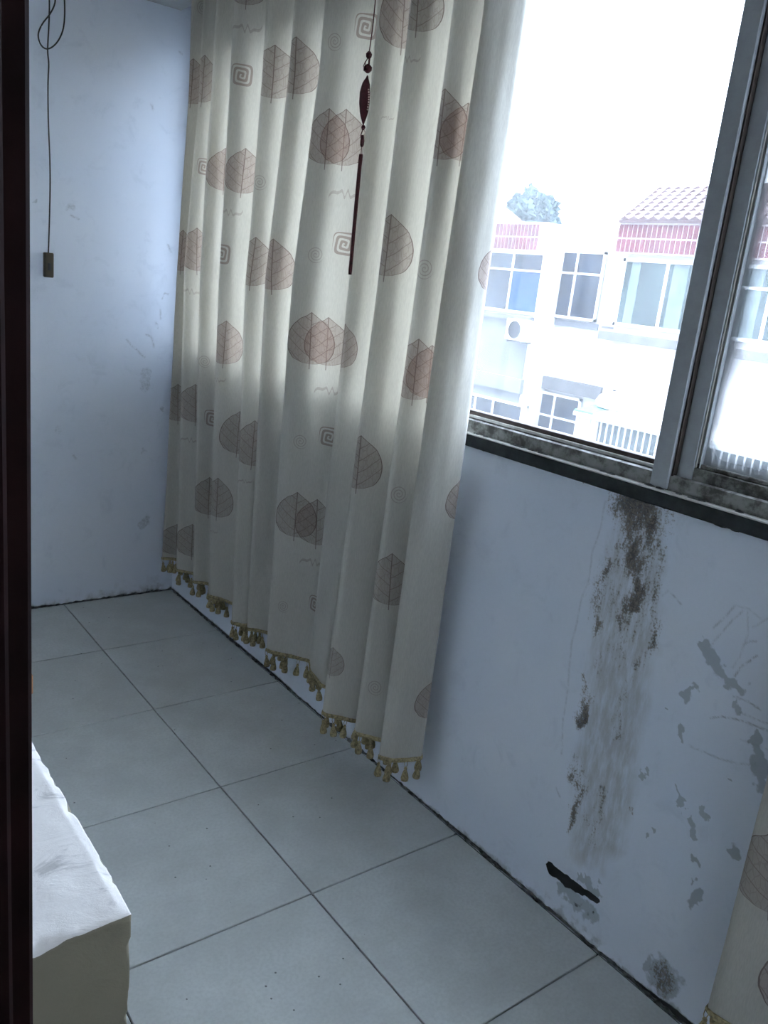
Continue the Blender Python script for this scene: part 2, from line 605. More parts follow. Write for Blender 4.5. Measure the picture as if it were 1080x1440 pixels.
def paint_window_wall(PX, PY, Y, Z):
    n = fbm2(Y, Z * 0.6, 1, 4, 22)
    n2 = fbm2(Y, Z, 2, 5, 40)
    WX, WY = PX + 14 * fbm2(Y, Z, 3, 2, 22), PY + 22 * fbm2(Y, Z, 4, 2, 22)
    red = np.zeros_like(PX)
    for pts, k in (([(906, 690, 32), (902, 740, 26), (898, 780, 19), (894, 820, 16), (890, 855, 9)], 1.0),
                   ([(922, 740, 14), (926, 780, 9), (921, 810, 10), (918, 850, 11), (925, 890, 9), (908, 918, 9), (892, 935, 8)], 0.62),
                   ([(868, 775, 7), (850, 810, 8), (843, 850, 9), (836, 885, 8)], 0.62),
                   ([(848, 915, 4), (842, 950, 5)], 0.55), ([(822, 950, 4), (822, 985, 8), (818, 1010, 5)], 0.7),
                   ([(885, 960, 6), (872, 990, 8), (862, 1035, 6)], 0.42), ([(876, 870, 5), (873, 880, 4)], 0.5),
                   ([(808, 1075, 9), (812, 1120, 6), (800, 1165, 8)], 0.5), ([(845, 1108, 9), (836, 1190, 10)], 0.36),
                   ([(890, 790, 44), (885, 870, 42), (872, 905, 25)], 0.34), ([(882, 1140, 4), (884, 1150, 3)], 0.5)):
        red = np.maximum(red, k * stroke(WX, WY, [(a, b, c * 1.15) for a, b, c in pts], 0.9))
    red = 1.12 * red * np.clip(0.95 + 0.9 * n, 0, 1.4)
    # ragged grime creeping up from the floor joint
    fl_y = np.interp(PX, [243, 395, 495, 645, 845, 960, 1080], [828, 956, 1050, 1168, 1341, 1428, 1520])
    amt = np.interp(PX, [560, 640, 700, 760, 830, 900, 1000], [3, 7, 11, 14, 22, 10, 6])
    base = np.clip(1 - (fl_y - PY) / (amt * (1 + 2.0 * n2 + 1.2 * n)).clip(2, None), 0, 1)
    grey = np.zeros_like(PX)
    SX, SY = PX + 13 * fbm2(Y, Z, 8, 4, 55), PY + 15 * fbm2(Y, Z, 7, 4, 55)
    for pts in ([(988, 903, 6), (1000, 925, 8), (1012, 942, 8), (1025, 955, 6), (1040, 968, 9)],
                [(962, 985, 6), (968, 978, 9), (974, 970, 5)], [(1032, 985, 3), (1036, 1003, 5)], [(957, 1018, 3), (959, 1040, 4)],
                [(1062, 1035, 3), (1066, 1065, 9), (1074, 1110, 8)], [(951, 1106, 3), (959, 1130, 4)], [(967, 1145, 4), (974, 1175, 5), (982, 1178, 3)],
                [(988, 1135, 4), (991, 1145, 4)], [(917, 1172, 4)], [(974, 1203, 4), (978, 1217, 4)], [(976, 1240, 4)], [(978, 1268, 7), (985, 1258, 6)],
                [(910, 1360, 9), (930, 1370, 22), (945, 1385, 15), (935, 1392, 14)], [(1023, 1092, 3)], [(905, 1080, 3), (906, 1090, 3)],
                [(790, 1245, 7), (815, 1270, 11), (835, 1290, 9)], [(820, 1240, 5), (838, 1258, 5)], [(1030, 1195, 6), (1035, 1205, 5)],
                [(938, 995, 3)], [(818, 1232, 2), (821, 1238, 2)], [(842, 1242, 4)], [(806, 1060, 3)]):
        grey = np.maximum(grey, stroke(SX, SY, pts, 0.5))
    grey = np.maximum(grey, base * 0.9)
    dark = stroke(PX + 3 * n2, PY + 3 * n, [(930, 1362, 14), (936, 1388, 15)], 0.5) * 0.35
    line = np.zeros_like(PX)
    for pts, k in (([(1003, 882), (1020, 868), (1034, 852)], .55), ([(1002, 905), (1012, 892), (1022, 880), (1045, 860)], .55), ([(1033, 950), (1045, 936), (1065, 922)], .9),
                   ([(1030, 980), (1050, 985), (1070, 998)], .8), ([(998, 1010), (1015, 1008), (1035, 1012), (1060, 1020), (1085, 1030)], .8),
                   ([(1040, 1002), (1060, 1010), (1085, 1020)], .6), ([(1045, 907), (1055, 901), (1064, 902)], .5), ([(1052, 862), (1053, 890), (1040, 925), (1030, 940)], .3),
                   ([(1060, 882), (1085, 868)], .4), ([(1035, 852), (1055, 858), (1070, 870)], .3), ([(968, 1048), (990, 1058), (1018, 1070), (1040, 1075), (1062, 1074)], .5),
                   ([(852, 705), (846, 740), (832, 778), (828, 815), (818, 842), (810, 880), (804, 905), (799, 960), (792, 1010), (790, 1060)], .35),
                   ([(1040, 1040), (1080, 1055)], .3), ([(958, 850), (940, 830), (932, 838)], .5), ([(845, 1105), (855, 1115)], .9), ([(783, 1108), (788, 1120)], .4)):
        line = np.maximum(line, k * stroke(PX + 2 * n, PY + 2 * n2, [(a, b, 1.1) for a, b in pts], 0.6))
    wash = np.maximum(0.75 * stroke(WX, WY, [(900, 730, 30), (885, 850, 42), (878, 900, 42), (868, 980, 38), (850, 1080, 40), (840, 1180, 34)], 0.35),
                      0.3 * base)
    black = stroke(PX + 2.5 * n2, PY + 3 * fbm2(Y, Z, 9, 4, 70), [(771, 1215, 4), (778, 1224, 6.5), (800, 1241, 6.5), (840, 1267, 3.5)], 0.2)
    black = np.maximum(black, 0.55 * stroke(SX, SY, [(790, 1240, 5), (805, 1258, 6), (828, 1285, 6)], 0.5) * np.clip(0.5 + 2 * n2, 0, 1.2))
    black = np.maximum(black, np.clip(base * 1.5 - 0.8, 0, 1) * 0.9)
    # chipped edge directly under the dark sill
    chip = np.clip((Z - (SILL - 0.001 - 0.010 * n2.clip(-0.1, 1))) / 0.003, 0, 1)
    black = np.maximum(black, chip)
    red = np.maximum(red, dark * 2)
    return red, grey, line, wash, black


def paint_far_wall(PX, PY, X, Z):
    n = fbm2(X, Z, 11, 5, 25)
    n2 = fbm2(X, Z, 12, 5, 40)
    SX, SY = PX + 6 * n2, PY + 6 * n
    grey = np.zeros_like(PX)
    for pts, k in (([(206, 522, 8), (205, 545, 11)], .42), ([(228, 576, 4)], .55), ([(203, 634, 6)], .4), ([(208, 730, 7), (198, 742, 5)], .5), ([(98, 292, 7)], .45),
                   ([(50, 283, 3)], .5), ([(82, 605, 6)], .35), ([(105, 640, 3)], .4), ([(70, 560, 8)], .2)):
        grey = np.maximum(grey, k * stroke(SX, SY, pts, 0.4))
    line = np.zeros_like(PX)
    for pts in ([(178, 478), (188, 487), (203, 502)], [(205, 470), (214, 474), (217, 487)], [(219, 452), (222, 462)], [(228, 420), (232, 412), (237, 413)],
                [(236, 345), (241, 355)], [(212, 147), (216, 155)], [(225, 435), (226, 448)], [(99, 302), (112, 308)], [(253, 72), (257, 76)], [(103, 640), (107, 645)]):
        line = np.maximum(line, 0.55 * stroke(PX + 2 * n, PY + 2 * n2, [(a, b, 1.0) for a, b in pts], 0.7))
    fl = np.interp(PX, [45, 92, 243], [853, 850, 828])
    amt = np.interp(PX, [45, 120, 180, 243], [6, 9, 16, 20])
    base = np.clip(1 - (fl - PY) / (amt * (1 + 1.3 * n2 + n)).clip(2, None), 0, 1)
    black = np.clip(base * 1.5 - 0.7, 0, 1) * 0.8
    return np.zeros_like(PX), np.maximum(grey, base * 0.7), line, 0.5 * base, black


# ------------------------------------------------------------------ the room shell
X_L, Y_N, CEIL = -4.2, -4.6, 2.65
WT, HEAD = 0.2, 2.25          # window wall thickness, window head


def struct(o, label=None):
    return tag(o, label, kind='structure')


floor = struct(empty('floor', (0, 0, 0)), 'grey square tiled balcony floor with dark grout joints')
MB().box(X_L, W + WT, Y_N, YF + 0.2, -0.12, -0.008).build('grout_bed', M['grout'], floor)
TILE = 0.5
tile_me = MB().box(0.0016, TILE - 0.0016, 0.0016, TILE - 0.0016, -0.009, 0).mesh('tile', bevel=0.0012)
tile_me.materials.append(M['tile'])
cut = {}
for ix in range(-3, 1):
    for iy in range(-9, 1):
        x0, y0 = ix * TILE, iy * TILE
        x1, y1 = min(x0 + TILE, W - 0.006), min(y0 + TILE, YF - 0.005)
        key = (round(x1 - x0, 4), round(y1 - y0, 4))
        if key not in cut:
            me = MB().box(0.002, key[0] - 0.002, 0.002, key[1] - 0.002, -0.009, 0).mesh('tile', bevel=0.0012)
            me.materials.append(M['tile'])
            cut[key] = me
        o = link('tile', cut[key], None, floor)
        o.location = (x0, y0, random.uniform(-0.0006, 0.0006))
# plain tiles of the unlit inner room, one slab
MB().box(X_L, -1.502, Y_N, YF, -0.006, 0).build('inner_floor', M['tile'], floor)

A = np.unique(np.concatenate([np.linspace(Y_N, -2.4, 20), np.arange(-2.4, -1.15, 0.0027), np.linspace(-1.15, YF, 160)]))
B = np.concatenate([np.linspace(0, SILL, 390)])
grid_wall('wall_window', A, B, lambda a, b: (np.full_like(a, W), a, b), (W + 0.001, W + WT, Y_N, YF + 0.2, -0.1, SILL), M['wall'], paint_window_wall)
struct(bpy.data.objects['wall_window'], 'white wall under the window with mould streaks, scribbles and peeled patches')
A = np.concatenate([np.linspace(X_L, -0.3, 20), np.arange(-0.295, W, 0.0045), [W]])
B = np.linspace(0, CEIL, 560)
grid_wall('wall_far', A, B, lambda a, b: (a, np.full_like(a, YF), b), (X_L, W + WT, YF + 0.001, YF + 0.2, -0.1, CEIL), M['wall'], paint_far_wall)
struct(bpy.data.objects['wall_far'], 'white painted end wall with grey scuffs behind the hanging switch')
struct(MB().box(W, W + WT, Y_N, YF, HEAD, CEIL).build('wall_window_lintel', M['plain_wall']))
struct(MB().box(X_L, W + WT, Y_N, YF + 0.2, CEIL, CEIL + 0.15).build('ceiling', M['plain_wall']))
struct(MB().box(X_L - 0.2, X_L, Y_N, YF + 0.2, -0.1, CEIL).build('wall_left', M['room_wall']))
struct(MB().box(X_L, W + WT, Y_N - 0.2, Y_N, -0.1, CEIL).build('wall_back', M['room_wall']))
# beam across the end of the balcony, its underside shows at the top
bz = 2.369
struct(MB().box(-0.776, 0.425, YF - 0.36, YF - 0.0005, bz, CEIL).build('ceiling_beam', M['beam'], bevel=0.006),
       'painted beam where end wall meets ceiling beside the curtain top')

# partition between room and balcony: low wall in view, the rest closes the room
PX0, PX1, LOW_Y, LOW_Z = -1.016, -0.7765, -2.306, 0.9


def rough_block(name, x0, x1, y0, y1, z0, z1, amp):
    bm = bmesh.new()
    bmesh.ops.create_cube(bm, size=1)
    bmesh.ops.transform(bm, verts=bm.verts, matrix=Matrix.Translation(((x0 + x1) / 2, (y0 + y1) / 2, (z0 + z1) / 2)) @ Matrix.Diagonal((x1 - x0, y1 - y0, z1 - z0, 1)))
    bmesh.ops.subdivide_edges(bm, edges=bm.edges, cuts=110, use_grid_fill=True)
    from mathutils import noise
    for v in bm.verts:
        p = v.co
        ex = min(abs(p.x - x0), abs(p.x - x1))
        ey, ez = min(abs(p.y - y0), abs(p.y - y1)), min(abs(p.z - z0), abs(p.z - z1))
        e = sorted((ex, ey, ez))[1]
        d = noise.noise_vector(p * 9) * amp * 0.8 + noise.noise_vector(p * 40) * amp * 0.3
        if e < 0.012:
            d += (Vector(((x0 + x1) / 2, p.y, z1 - 0.1)) - p).normalized() * (1 - e / 0.012) * (0.004 + 0.006 * max(0, noise.noise(p * 32) + 0.8 * noise.noise(p * 85)))
        v.co = p + d
    me = bpy.data.meshes.new(name)
    bm.normal_update()
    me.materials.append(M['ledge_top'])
    me.materials.append(M['ledge_side_shaded'])
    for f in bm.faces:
        f.material_index = 0 if f.normal.z > 0.6 else 1  # upward faces stay white, the sides get the painted-in shade
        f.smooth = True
    bm.to_mesh(me)
    bm.free()
    return me


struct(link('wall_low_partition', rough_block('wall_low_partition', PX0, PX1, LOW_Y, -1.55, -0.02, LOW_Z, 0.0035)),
       'low plastered wall stub with scuffed white top beside the dark door frame')
pw = empty('wall_partition', (PX0, -0.9, 0))
struct(pw)
MB().box(PX0, PX1, -1.55, -0.9, 0, LOW_Z).build('wall_pier', M['plain_wall'], pw)
MB().box(PX0, PX1, -0.9, YF, 0, CEIL).build('wall_pier', M['plain_wall'], pw)
MB().box(PX0, PX1, -3.25, -0.9, 2.3, CEIL).build('wall_header', M['plain_wall'], pw)
MB().box(PX0, PX1, Y_N, -3.25, 0, CEIL).build('wall_pier', M['plain_wall'], pw)

# door frame post, dark wood, fixed to the end of the low wall
dj = empty('door_1', (-0.92, LOW_Y - 0.03, 0))
struct(dj, 'nearly black wooden door frame post beside the low wall')
MB().box(-1.0, -0.8772, LOW_Y - 0.055, LOW_Y - 0.004, 0, 2.3).build('jamb', M['dark_wood'], dj, bevel=0.003)
MB().box(-1.012, -0.895, LOW_Y - 0.07, LOW_Y - 0.055, 0, 2.3).build('architrave', M['dark_wood'], dj, bevel=0.003)
MB().box(-0.8782, -0.8755, LOW_Y - 0.05, LOW_Y - 0.03, 1.157, 1.172).build('wood_chip', M['chip_wood'], dj, bevel=0.001)

# crumbling mortar strip in the joint between floor and walls
def mortar_strip(name, along_y, lo, hi, at):
    mb = MB()
    n = int((hi - lo) / 0.012)
    v, f = [], []
    for i in range(n + 1):
        s = lo + (hi - lo) * i / n
        a = 0.003 + 0.007 * random.random() ** 2
        h = 0.003 + 0.008 * random.random() ** 2
        prof = [(0.004, -0.006), (-a, 0.0005), (-a * 0.55, h * 0.6), (0.004, h)]
        for d, z in prof:
            v.append((at + d, s, z) if along_y else (s, at + d, z))
    for i in range(n):
        for k in range(4):
            l = (k + 1) % 4
            f.append((i * 4 + k, i * 4 + l, i * 4 + 4 + l, i * 4 + 4 + k))
    mb.add(v, f)
    return struct(mb.build(name, M['mortar']), None)


mortar_strip('trim_1', True, Y_N, YF, W)['label'] = 'dark crumbling mortar line along the foot of the window wall'
mortar_strip('trim_2', False, -0.77, W, YF)['label'] = 'dark crumbling mortar line along the foot of the end wall'

# ------------------------------------------------------------------ the sliding window
win = struct(empty('window_1', (W, -1.91, SILL)), 'old grey aluminium window with grimy rails above a black sill edge')
Y0, Y1 = Y_N + 0.02, 0.36
zb = SILL + 0.031
MB().box(W - 0.012, W + 0.1, Y0, YF - 0.003, SILL, zb).build('sill', M['stone'], win, bevel=0.002)
MB().box(W - 0.0145, W + 0.02, Y0, YF - 0.003, zb, zb + 0.0045).build('sill_lip', M['alu_pale'], win, bevel=0.001)
prof = [(W + 0.002, zb + 0.0045), (W + 0.002, 1.136), (W + 0.009, 1.139), (W + 0.012, 1.128), (W + 0.03, 1.128), (W + 0.03, 1.142), (W + 0.034, 1.142),
        (W + 0.034, 1.128), (W + 0.075, 1.128), (W + 0.075, 1.15), (W + 0.09, 1.15), (W + 0.09, zb + 0.0045)]
MB().prism_y(prof, Y0, Y1).build('bottom_rail', M['alu_dirty'], win)
MB().box(W, W + 0.09, Y0, Y1, HEAD - 0.04, HEAD).build('top_rail', M['alu'], win)
MB().box(W, W + 0.09, Y1, YF - 0.001, zb, HEAD).build('jamb', M['plain_wall'], win)  # out of view, widened to keep daylight off the end wall
POST = [(0.335, 0.36), (-0.79, -0.75), (-1.9295, -1.8875), (-3.09, -3.05), (-4.4, -4.36)]
for a, b in POST:
    MB().box(W - 0.003, W + 0.07, a, b, zb + 0.006, HEAD - 0.02).build('mullion', M['alu'], win, bevel=0.002)
    if a < 0.3: MB().box(W + 0.004, W + 0.03, a - 0.0045, a - 0.0005, zb + 0.012, HEAD - 0.04).build('gasket', M['gasket'], win)


def pane(ya, yb, z0, x, haze, edge, name='glass'):
    g = glass_mat('window_glass', haze, ya, yb, z0, HEAD, edge)
    return MB().box(x, x + 0.004, ya, yb, z0, HEAD - 0.03).build('glass_pane', g, win)


def fixed_unit(ya, yb):
    x = W + 0.034
    MB().box(x - 0.012, x + 0.012, ya, yb, 1.139, 1.1465).build('glazing_bead', M['alu_pale'], win, bevel=0.001)
    MB().box(x - 0.006, x + 0.01, ya, yb, 1.1465, 1.1565).build('gasket', M['gasket'], win)
    pane(ya, yb, 1.152, x + 0.002, 0.04, 0.0)


def sash_unit(ya, yb):
    x0, x1 = W + 0.014, W + 0.04
    s = empty('sliding_sash', (x0, ya, 1.14), win)
    s.matrix_parent_inverse = Matrix.Translation(-Vector(win.location))
    s.location = (x0, ya, 1.14)
    zs = 1.131
    def part(name, mat, *b):
        o = MB().box(*b).build(name, M[mat], None, bevel=0.0015)
        o.parent = s
        o.matrix_parent_inverse = Matrix.Translation(-Vector((x0, ya, 1.14)))
    part('stile', 'alu', x0, x1, yb - 0.036, yb - 0.001, zs, HEAD - 0.03)
    part('stile', 'alu', x0, x1, ya, ya + 0.036, zs, HEAD - 0.03)
    part('sash_rail', 'alu_dirty', x0 + 0.001, x1 - 0.001, ya + 0.036, yb - 0.036, zs, 1.163)
    part('sash_rail', 'alu', x0 + 0.001, x1 - 0.001, ya + 0.036, yb - 0.036, HEAD - 0.07, HEAD - 0.03)
    for yy, nm in ((yb - 0.0392, 'alu_pale'), (yb - 0.047, 'alu')):
        part('glazing_bead', nm, x0 + 0.004, x1 - 0.006, yy, yy + 0.003, 1.163, HEAD - 0.07)
    part('glazing_bead', 'alu_dirty', x0 + 0.006, x1 - 0.006, ya + 0.036, yb - 0.036, 1.163, 1.172)
    g = pane(ya + 0.03, yb - 0.036, 1.165, x0 + 0.014, 0.05, 0.055)
    g.parent = s
    g.matrix_parent_inverse = Matrix.Translation(-Vector((x0, ya, 1.14)))


fixed_unit(-0.75, 0.335)
fixed_unit(-1.8875, -0.79)
sash_unit(-3.048, -1.9345)
fixed_unit(-4.36, -3.09)
# grime heaps lying in the tracks are part of the rail
gm = MB()
for i in range(90):
    y = random.uniform(-2.6, -1.2)
    r = random.uniform(0.002, 0.006)
    gm.lathe([(r, 0), (r * 0.8, r * 0.4), (r * 0.2, r * 0.7)], (W + random.uniform(0.004, 0.012) * 0 + random.choice((-0.004, 0.02)), y, zb + 0.0045 if random.random() < 0.5 else zb + 0.0045), 5, 1, 2.2)
tag(gm.build('grime', M['mortar'], win), kind='stuff')


# ------------------------------------------------------------------ curtains
ZH, ZT = 0.187, 2.5


def smooth_path(pts, rounds=2):
    p = np.array(pts, float)
    for _ in range(rounds):
        q = [p[0]]
        for a, b in zip(p[:-1], p[1:]): q += [a * 0.85 + b * 0.15, a * 0.15 + b * 0.85]
        q.append(p[-1])
        p = np.array(q)
    return p


def resample(p, step):
    d = np.r_[0, np.cumsum(np.linalg.norm(np.diff(p[:, :2], axis=0), axis=1))]
    n = int(d[-1] / step) + 1
    s = np.linspace(0, d[-1], n)
    return s, np.stack([np.interp(s, d, p[:, k]) for k in range(p.shape[1])], 1)


def tassel_mesh():
    mb = MB()
    for sx in (-1, 1):
        mb.tube([(0, 0.0035 * sx, 0.002), (0, 0.0045 * sx, -0.010), (0, 0.001 * sx, -0.021)], 0.0009, 5)
    mb.lathe([(0.001, -0.017), (0.0042, -0.020), (0.0050, -0.0235), (0.0038, -0.027), (0.0055, -0.031), (0.0088, -0.041), (0.0112, -0.052), (0.0105, -0.0585), (0.004, -0.060)], n=9)
    me = mb.mesh('tassel')
    me.materials.append(M['fringe'])
    me.polygons.foreach_set('use_smooth', [True] * len(me.polygons))
    return me


TASSEL = tassel_mesh()


class Curtain:
    def __init__(self, levels, label, swell):
        """levels: [(z, control rows (x, y)), ...] from hem to top, the same number of rows each, far end first"""
        ps = [smooth_path(c) for _, c in levels]
        d = sum(np.r_[0, np.cumsum(np.linalg.norm(np.diff(p, axis=0), axis=1))] for p in ps) / len(ps)
        s = np.linspace(0, d[-1], int(d[-1] / 0.0055) + 1)
        ps = [np.stack([np.interp(s, d, p[:, k]) for k in (0, 1)], 1) for p in ps]
        nz = 330
        z = np.linspace(ZH, ZT, nz)
        zs = np.array([l[0] for l in levels])
        wt = np.stack([np.interp(z, zs, np.eye(len(zs))[i]) for i in range(len(zs))], 0)
        Sg, Zg = np.meshgrid(s, z, indexing='ij')
        wob = swell * (fbm2(Sg, Zg * 0.35, 21, 3, 9))
        X = sum(ps[i][:, 0][:, None] * wt[i][None] for i in range(len(zs))) + wob * 0.6
        Y = sum(ps[i][:, 1][:, None] * wt[i][None] for i in range(len(zs))) + wob * 0.6
        X = np.minimum(X, W - 0.019)
        self.s, self.z = s, z
        ns = len(s)
        v = np.stack([X, Y, Zg], -1).reshape(-1, 3)
        idx = np.arange(ns * nz).reshape(ns, nz)
        f = np.stack([idx[:-1, :-1], idx[1:, :-1], idx[1:, 1:], idx[:-1, 1:]], -1).reshape(-1, 4)
        me = bpy.data.meshes.new('cloth')
        me.from_pydata(v.tolist(), [], f.tolist())
        self.me, self.ns, self.nz = me, ns, nz
        self.hem = np.stack([X[:, 0], Y[:, 0]], 1)
        self.bvh = BVHTree.FromPolygons([Vector(q) for q in v.tolist()], f.tolist())
        nf = len(f)
        self.fs = 0.5 * (Sg[:-1, :-1] + Sg[1:, 1:]).ravel()
        self.fz = 0.5 * (Zg[:-1, :-1] + Zg[1:, 1:]).ravel()
        fi = f
        self.cs = Sg.ravel()[fi]
        self.cz = Zg.ravel()[fi]
        self.uv = {n: np.full((nf, 4, 2), -9.0) for n in ('leaf_a', 'leaf_b', 'mark')}
        self.used = {n: np.zeros(nf, bool) for n in self.uv}
        self.tint = np.zeros(nf)
        mid = np.array([self.hem[:, 0].mean(), self.hem[:, 1].mean()])
        self.root = tag(empty('curtain', (mid[0], mid[1], ZH)), label, 'curtain')
        self.swell = swell

    def locate(self, px, py):
        o, d = ray(px, py)
        h = self.bvh.ray_cast(o, d)
        if h[0] is None: return None
        return self.fs[h[2]], h[0].z

    def put(self, name, sel, u, v):
        self.uv[name][sel] = np.stack([u, v], -1)[sel]
        self.used[name] |= sel

    def leaf(self, top, bot, ds=0.0, tint=0.0, half=0.46):
        a, b = self.locate(*top), self.locate(*bot)
        if a is None or b is None: return
        if abs(a[0] - b[0]) > 0.05: a = (b[0], a[1])
        self.leaf_at(b[0] + ds, b[1], a[0] + ds, a[1], tint, half)

    def leaf_at(self, s0, z0, s1, z1, tint=0.0, half=0.46):
        h = z1 - z0
        u = (self.cs - (s0 + (s1 - s0) * (self.cz - z0) / h)) / (half * h)
        v = (self.cz - z0) / h
        um, vm = u.mean(1), v.mean(1)
        sel = (np.abs(um) < 1.2) & (vm > -0.13) & (vm < 1.05)
        rest = sel & ~self.used['leaf_a']
        over = sel & self.used['leaf_a'] & ~self.used['leaf_b']
        self.put('leaf_a', rest, u, v)
        self.put('leaf_b', over, u, v)
        self.tint[sel] = tint

    def mark(self, px, py, kind, size=0.026):
        a = self.locate(px, py)
        if a is None: return
        u, v = (self.cs - a[0]) / size, (self.cz - a[1]) / (size if kind < 2 else size * 0.45)
        sel = (np.abs(u.mean(1)) < 1.3) & (np.abs(v.mean(1)) < 1.3) & ~self.used['mark']
        self.put('mark', sel, u + 10 * kind, v)

    def finish(self, spacing=0.042):
        me = self.me
        for n, arr in self.uv.items():
            l = me.uv_layers.new(name=n)
            l.data.foreach_set('uv', arr.reshape(-1).astype(np.float32))
        at = me.attributes.new('leaf_tint', 'FLOAT', 'FACE')
        at.data.foreach_set('value', self.tint.astype(np.float32))
        me.materials.append(M['curtain'])
        link('cloth', me, None, self.root, True)
        pts = [(x, y, ZH - 0.004) for x, y in self.hem[::2]]
        bd = MB().tube(pts, [0.0068 + 0.0012 * random.random() for _ in pts], 7, flat=0.55)
        bd.build('fringe_band', M['fringe'], self.root, True)
        s = 0.012
        while s < self.s[-1]:
            x, y = np.interp(s, self.s, self.hem[:, 0]), np.interp(s, self.s, self.hem[:, 1])
            o = link('tassel', TASSEL, None, self.root)
            o.location = (x, y, ZH - 0.008)
            o.rotation_euler = (random.uniform(-.12, .12), random.uniform(-.12, .12), random.uniform(0, 6))
            s += spacing * random.uniform(0.85, 1.15)


# each fold: where its crest and the far end of its visible face show at the hem, and its edge higher up (photo rows 380 and 100)
FOLDS = [((227.6, 783.5), (245, 785), 251, 266), ((247, 799), (270, 805), 258, 281), ((271, 816), (290.5, 819.5), 280, 298), ((292, 834), (318, 843.6), 307, 323),
         ((325, 873), (343, 878), 346, 368), ((347, 881), (369, 886), 373, 406), ((373, 912), (431, 926), 410, 447), ((436, 934), (452, 962), 491, 522),
         ((452, 999.6), (495.5, 1011.6), 531, 565), ((498, 1026), (529, 1037), 586, 625), ((531.6, 1062), (575, 1067), 624, 668)]
BORDER = (674, 713)


def fold_rows(level):
    rows = []
    nf = len(FOLDS)
    for i, (c, v, r380, r100) in enumerate(FOLDS):
        last = i == nf - 1
        if level == 0:
            C_, V_ = hit(*c, 2, ZH)[:2], hit(*v, 2, ZH)[:2]
            N_ = hit(*FOLDS[i + 1][0], 2, ZH)[:2] if not last else V_
        else:
            row = (0, 380, 100)[level]
            pick = 1 + level
            nxt = FOLDS[i + 1][pick] if not last else BORDER[level - 1]
            cx = W - (0.12 if i < 3 else 0.16 if not last else 0.13)
            C_ = hit(FOLDS[i][pick], row, 0, cx)[:2]
            N_ = hit(nxt, row, 0, cx)[:2]
            slope = (N_[1] - CAM[1]) / (N_[0] - CAM[0])
            dx = min(0.105, 0.7 * abs(C_[1] - N_[1]) / slope)
            V_ = hit(nxt, row, 0, cx + dx)[:2] if not last else hit(nxt - 7, row, 0, cx + 0.03)[:2]
        fx = C_[0] + 0.55 * (V_[0] - C_[0])
        U_ = (min(max(C_[0] + 0.06, fx + 0.02), W - 0.024), C_[1] + 0.55 * (V_[1] - C_[1]))
        D_ = (min(C_[0] + 0.035, W - 0.035), C_[1] + 0.012)
        M1 = (C_[0] * 0.72 + V_[0] * 0.28 - 0.012, C_[1] * 0.72 + V_[1] * 0.28)
        M2 = (C_[0] * 0.35 + V_[0] * 0.65 - (0.004 if not last else 0.010 if level else 0.022), C_[1] * 0.35 + V_[1] * 0.65)
        B_ = (min(V_[0] + 0.014, W - 0.027), V_[1] * 0.8 + N_[1] * 0.2)
        if i == 0: rows += [(W - 0.03, C_[1] - 0.05), (W - 0.032, C_[1] + 0.004)]
        rows += [U_, D_, tuple(C_), M1, M2, tuple(V_)]
        rows += [B_] if not last else [(W - 0.06, V_[1] - 0.012), (W - 0.04, V_[1] + 0.02), (W - 0.035, V_[1] + 0.06)]
    return rows


cur = Curtain([(ZH, fold_rows(0)), (1.44, fold_rows(1)), (2.02, fold_rows(2))], 'long cream curtain with brown leaf print and tassel fringe, beside the end wall', 0.012)
for top, bot, ds, tint in (
        ((272, 82), (268, 146), 0, .5), ((289, 77), (283, 144), 0, .3), ((349, -62), (346, 7), 0, 0), ((388.5, 63), (381, 138), 0, .2), ((411, 51), (405, 131), .012, .4),
        ((464, 152), (458, 231), 0, .5), ((488, 153), (481, 233), 0, .6), ((345, 208), (339, 272), 0, .8), ((318, 208), (313, 268), 0, .9), ((590, -50), (585, 44), 0, 0),
        ((571, -32), (563, 68), .0, .5), ((626, 124), (616, 224), 0, .2), ((658, 144), (646, 226), 0, .6), ((278, 320), (276, 381), 0, .9), ((257, 323), (254, 381), 0, .9),
        ((359.6, 333), (352, 402), 0, .3), ((381, 335), (376, 407), .01, .9), ((317.5, 450.5), (313.5, 512), 0, .8), ((439.5, 439), (434, 512), 0, .5), ((463, 446), (458, 514), 0, .6),
        ((486, 455), (480, 517), 0, .6), ((551.5, 301), (541, 388), 0, .3), ((589, 476), (579, 562), 0, .6), ((607, 485), (600, 560), 0, .6), ((678, 336), (668, 410), .058, 1),
        ((246, 437), (242, 478), -.03, 1), ((275, 540), (274, 594), 0, .3), ((251, 540), (250, 592), 0, .2), ((234, 628), (232, 674), -.005, 0), ((337, 578), (333, 638), 0, 0),
        ((359, 591), (354, 655), 0, .1), ((307.5, 672), (304, 727), 0, 0), ((295, 671), (293.5, 724), 0, 0), ((419.5, 692), (414, 755), 0, 0), ((447, 702), (443, 766), 0, 0),
        ((508, 612), (500, 687), .0, .1), ((553, 778), (547, 851), 0, 0), ((469, 879), (464, 950), 0, 0), ((271, 737), (270, 783), 0, 0), ((249, 737), (248, 781), 0, 0),
        ((338, 819), (333, 878), 0, 0), ((322, 801), (321, 862), 0, 0), ((630, 668), (621, 732), .06, .5), ((588, 956), (580, 1012), .055, .3)):
    cur.leaf(top, bot, ds, tint)
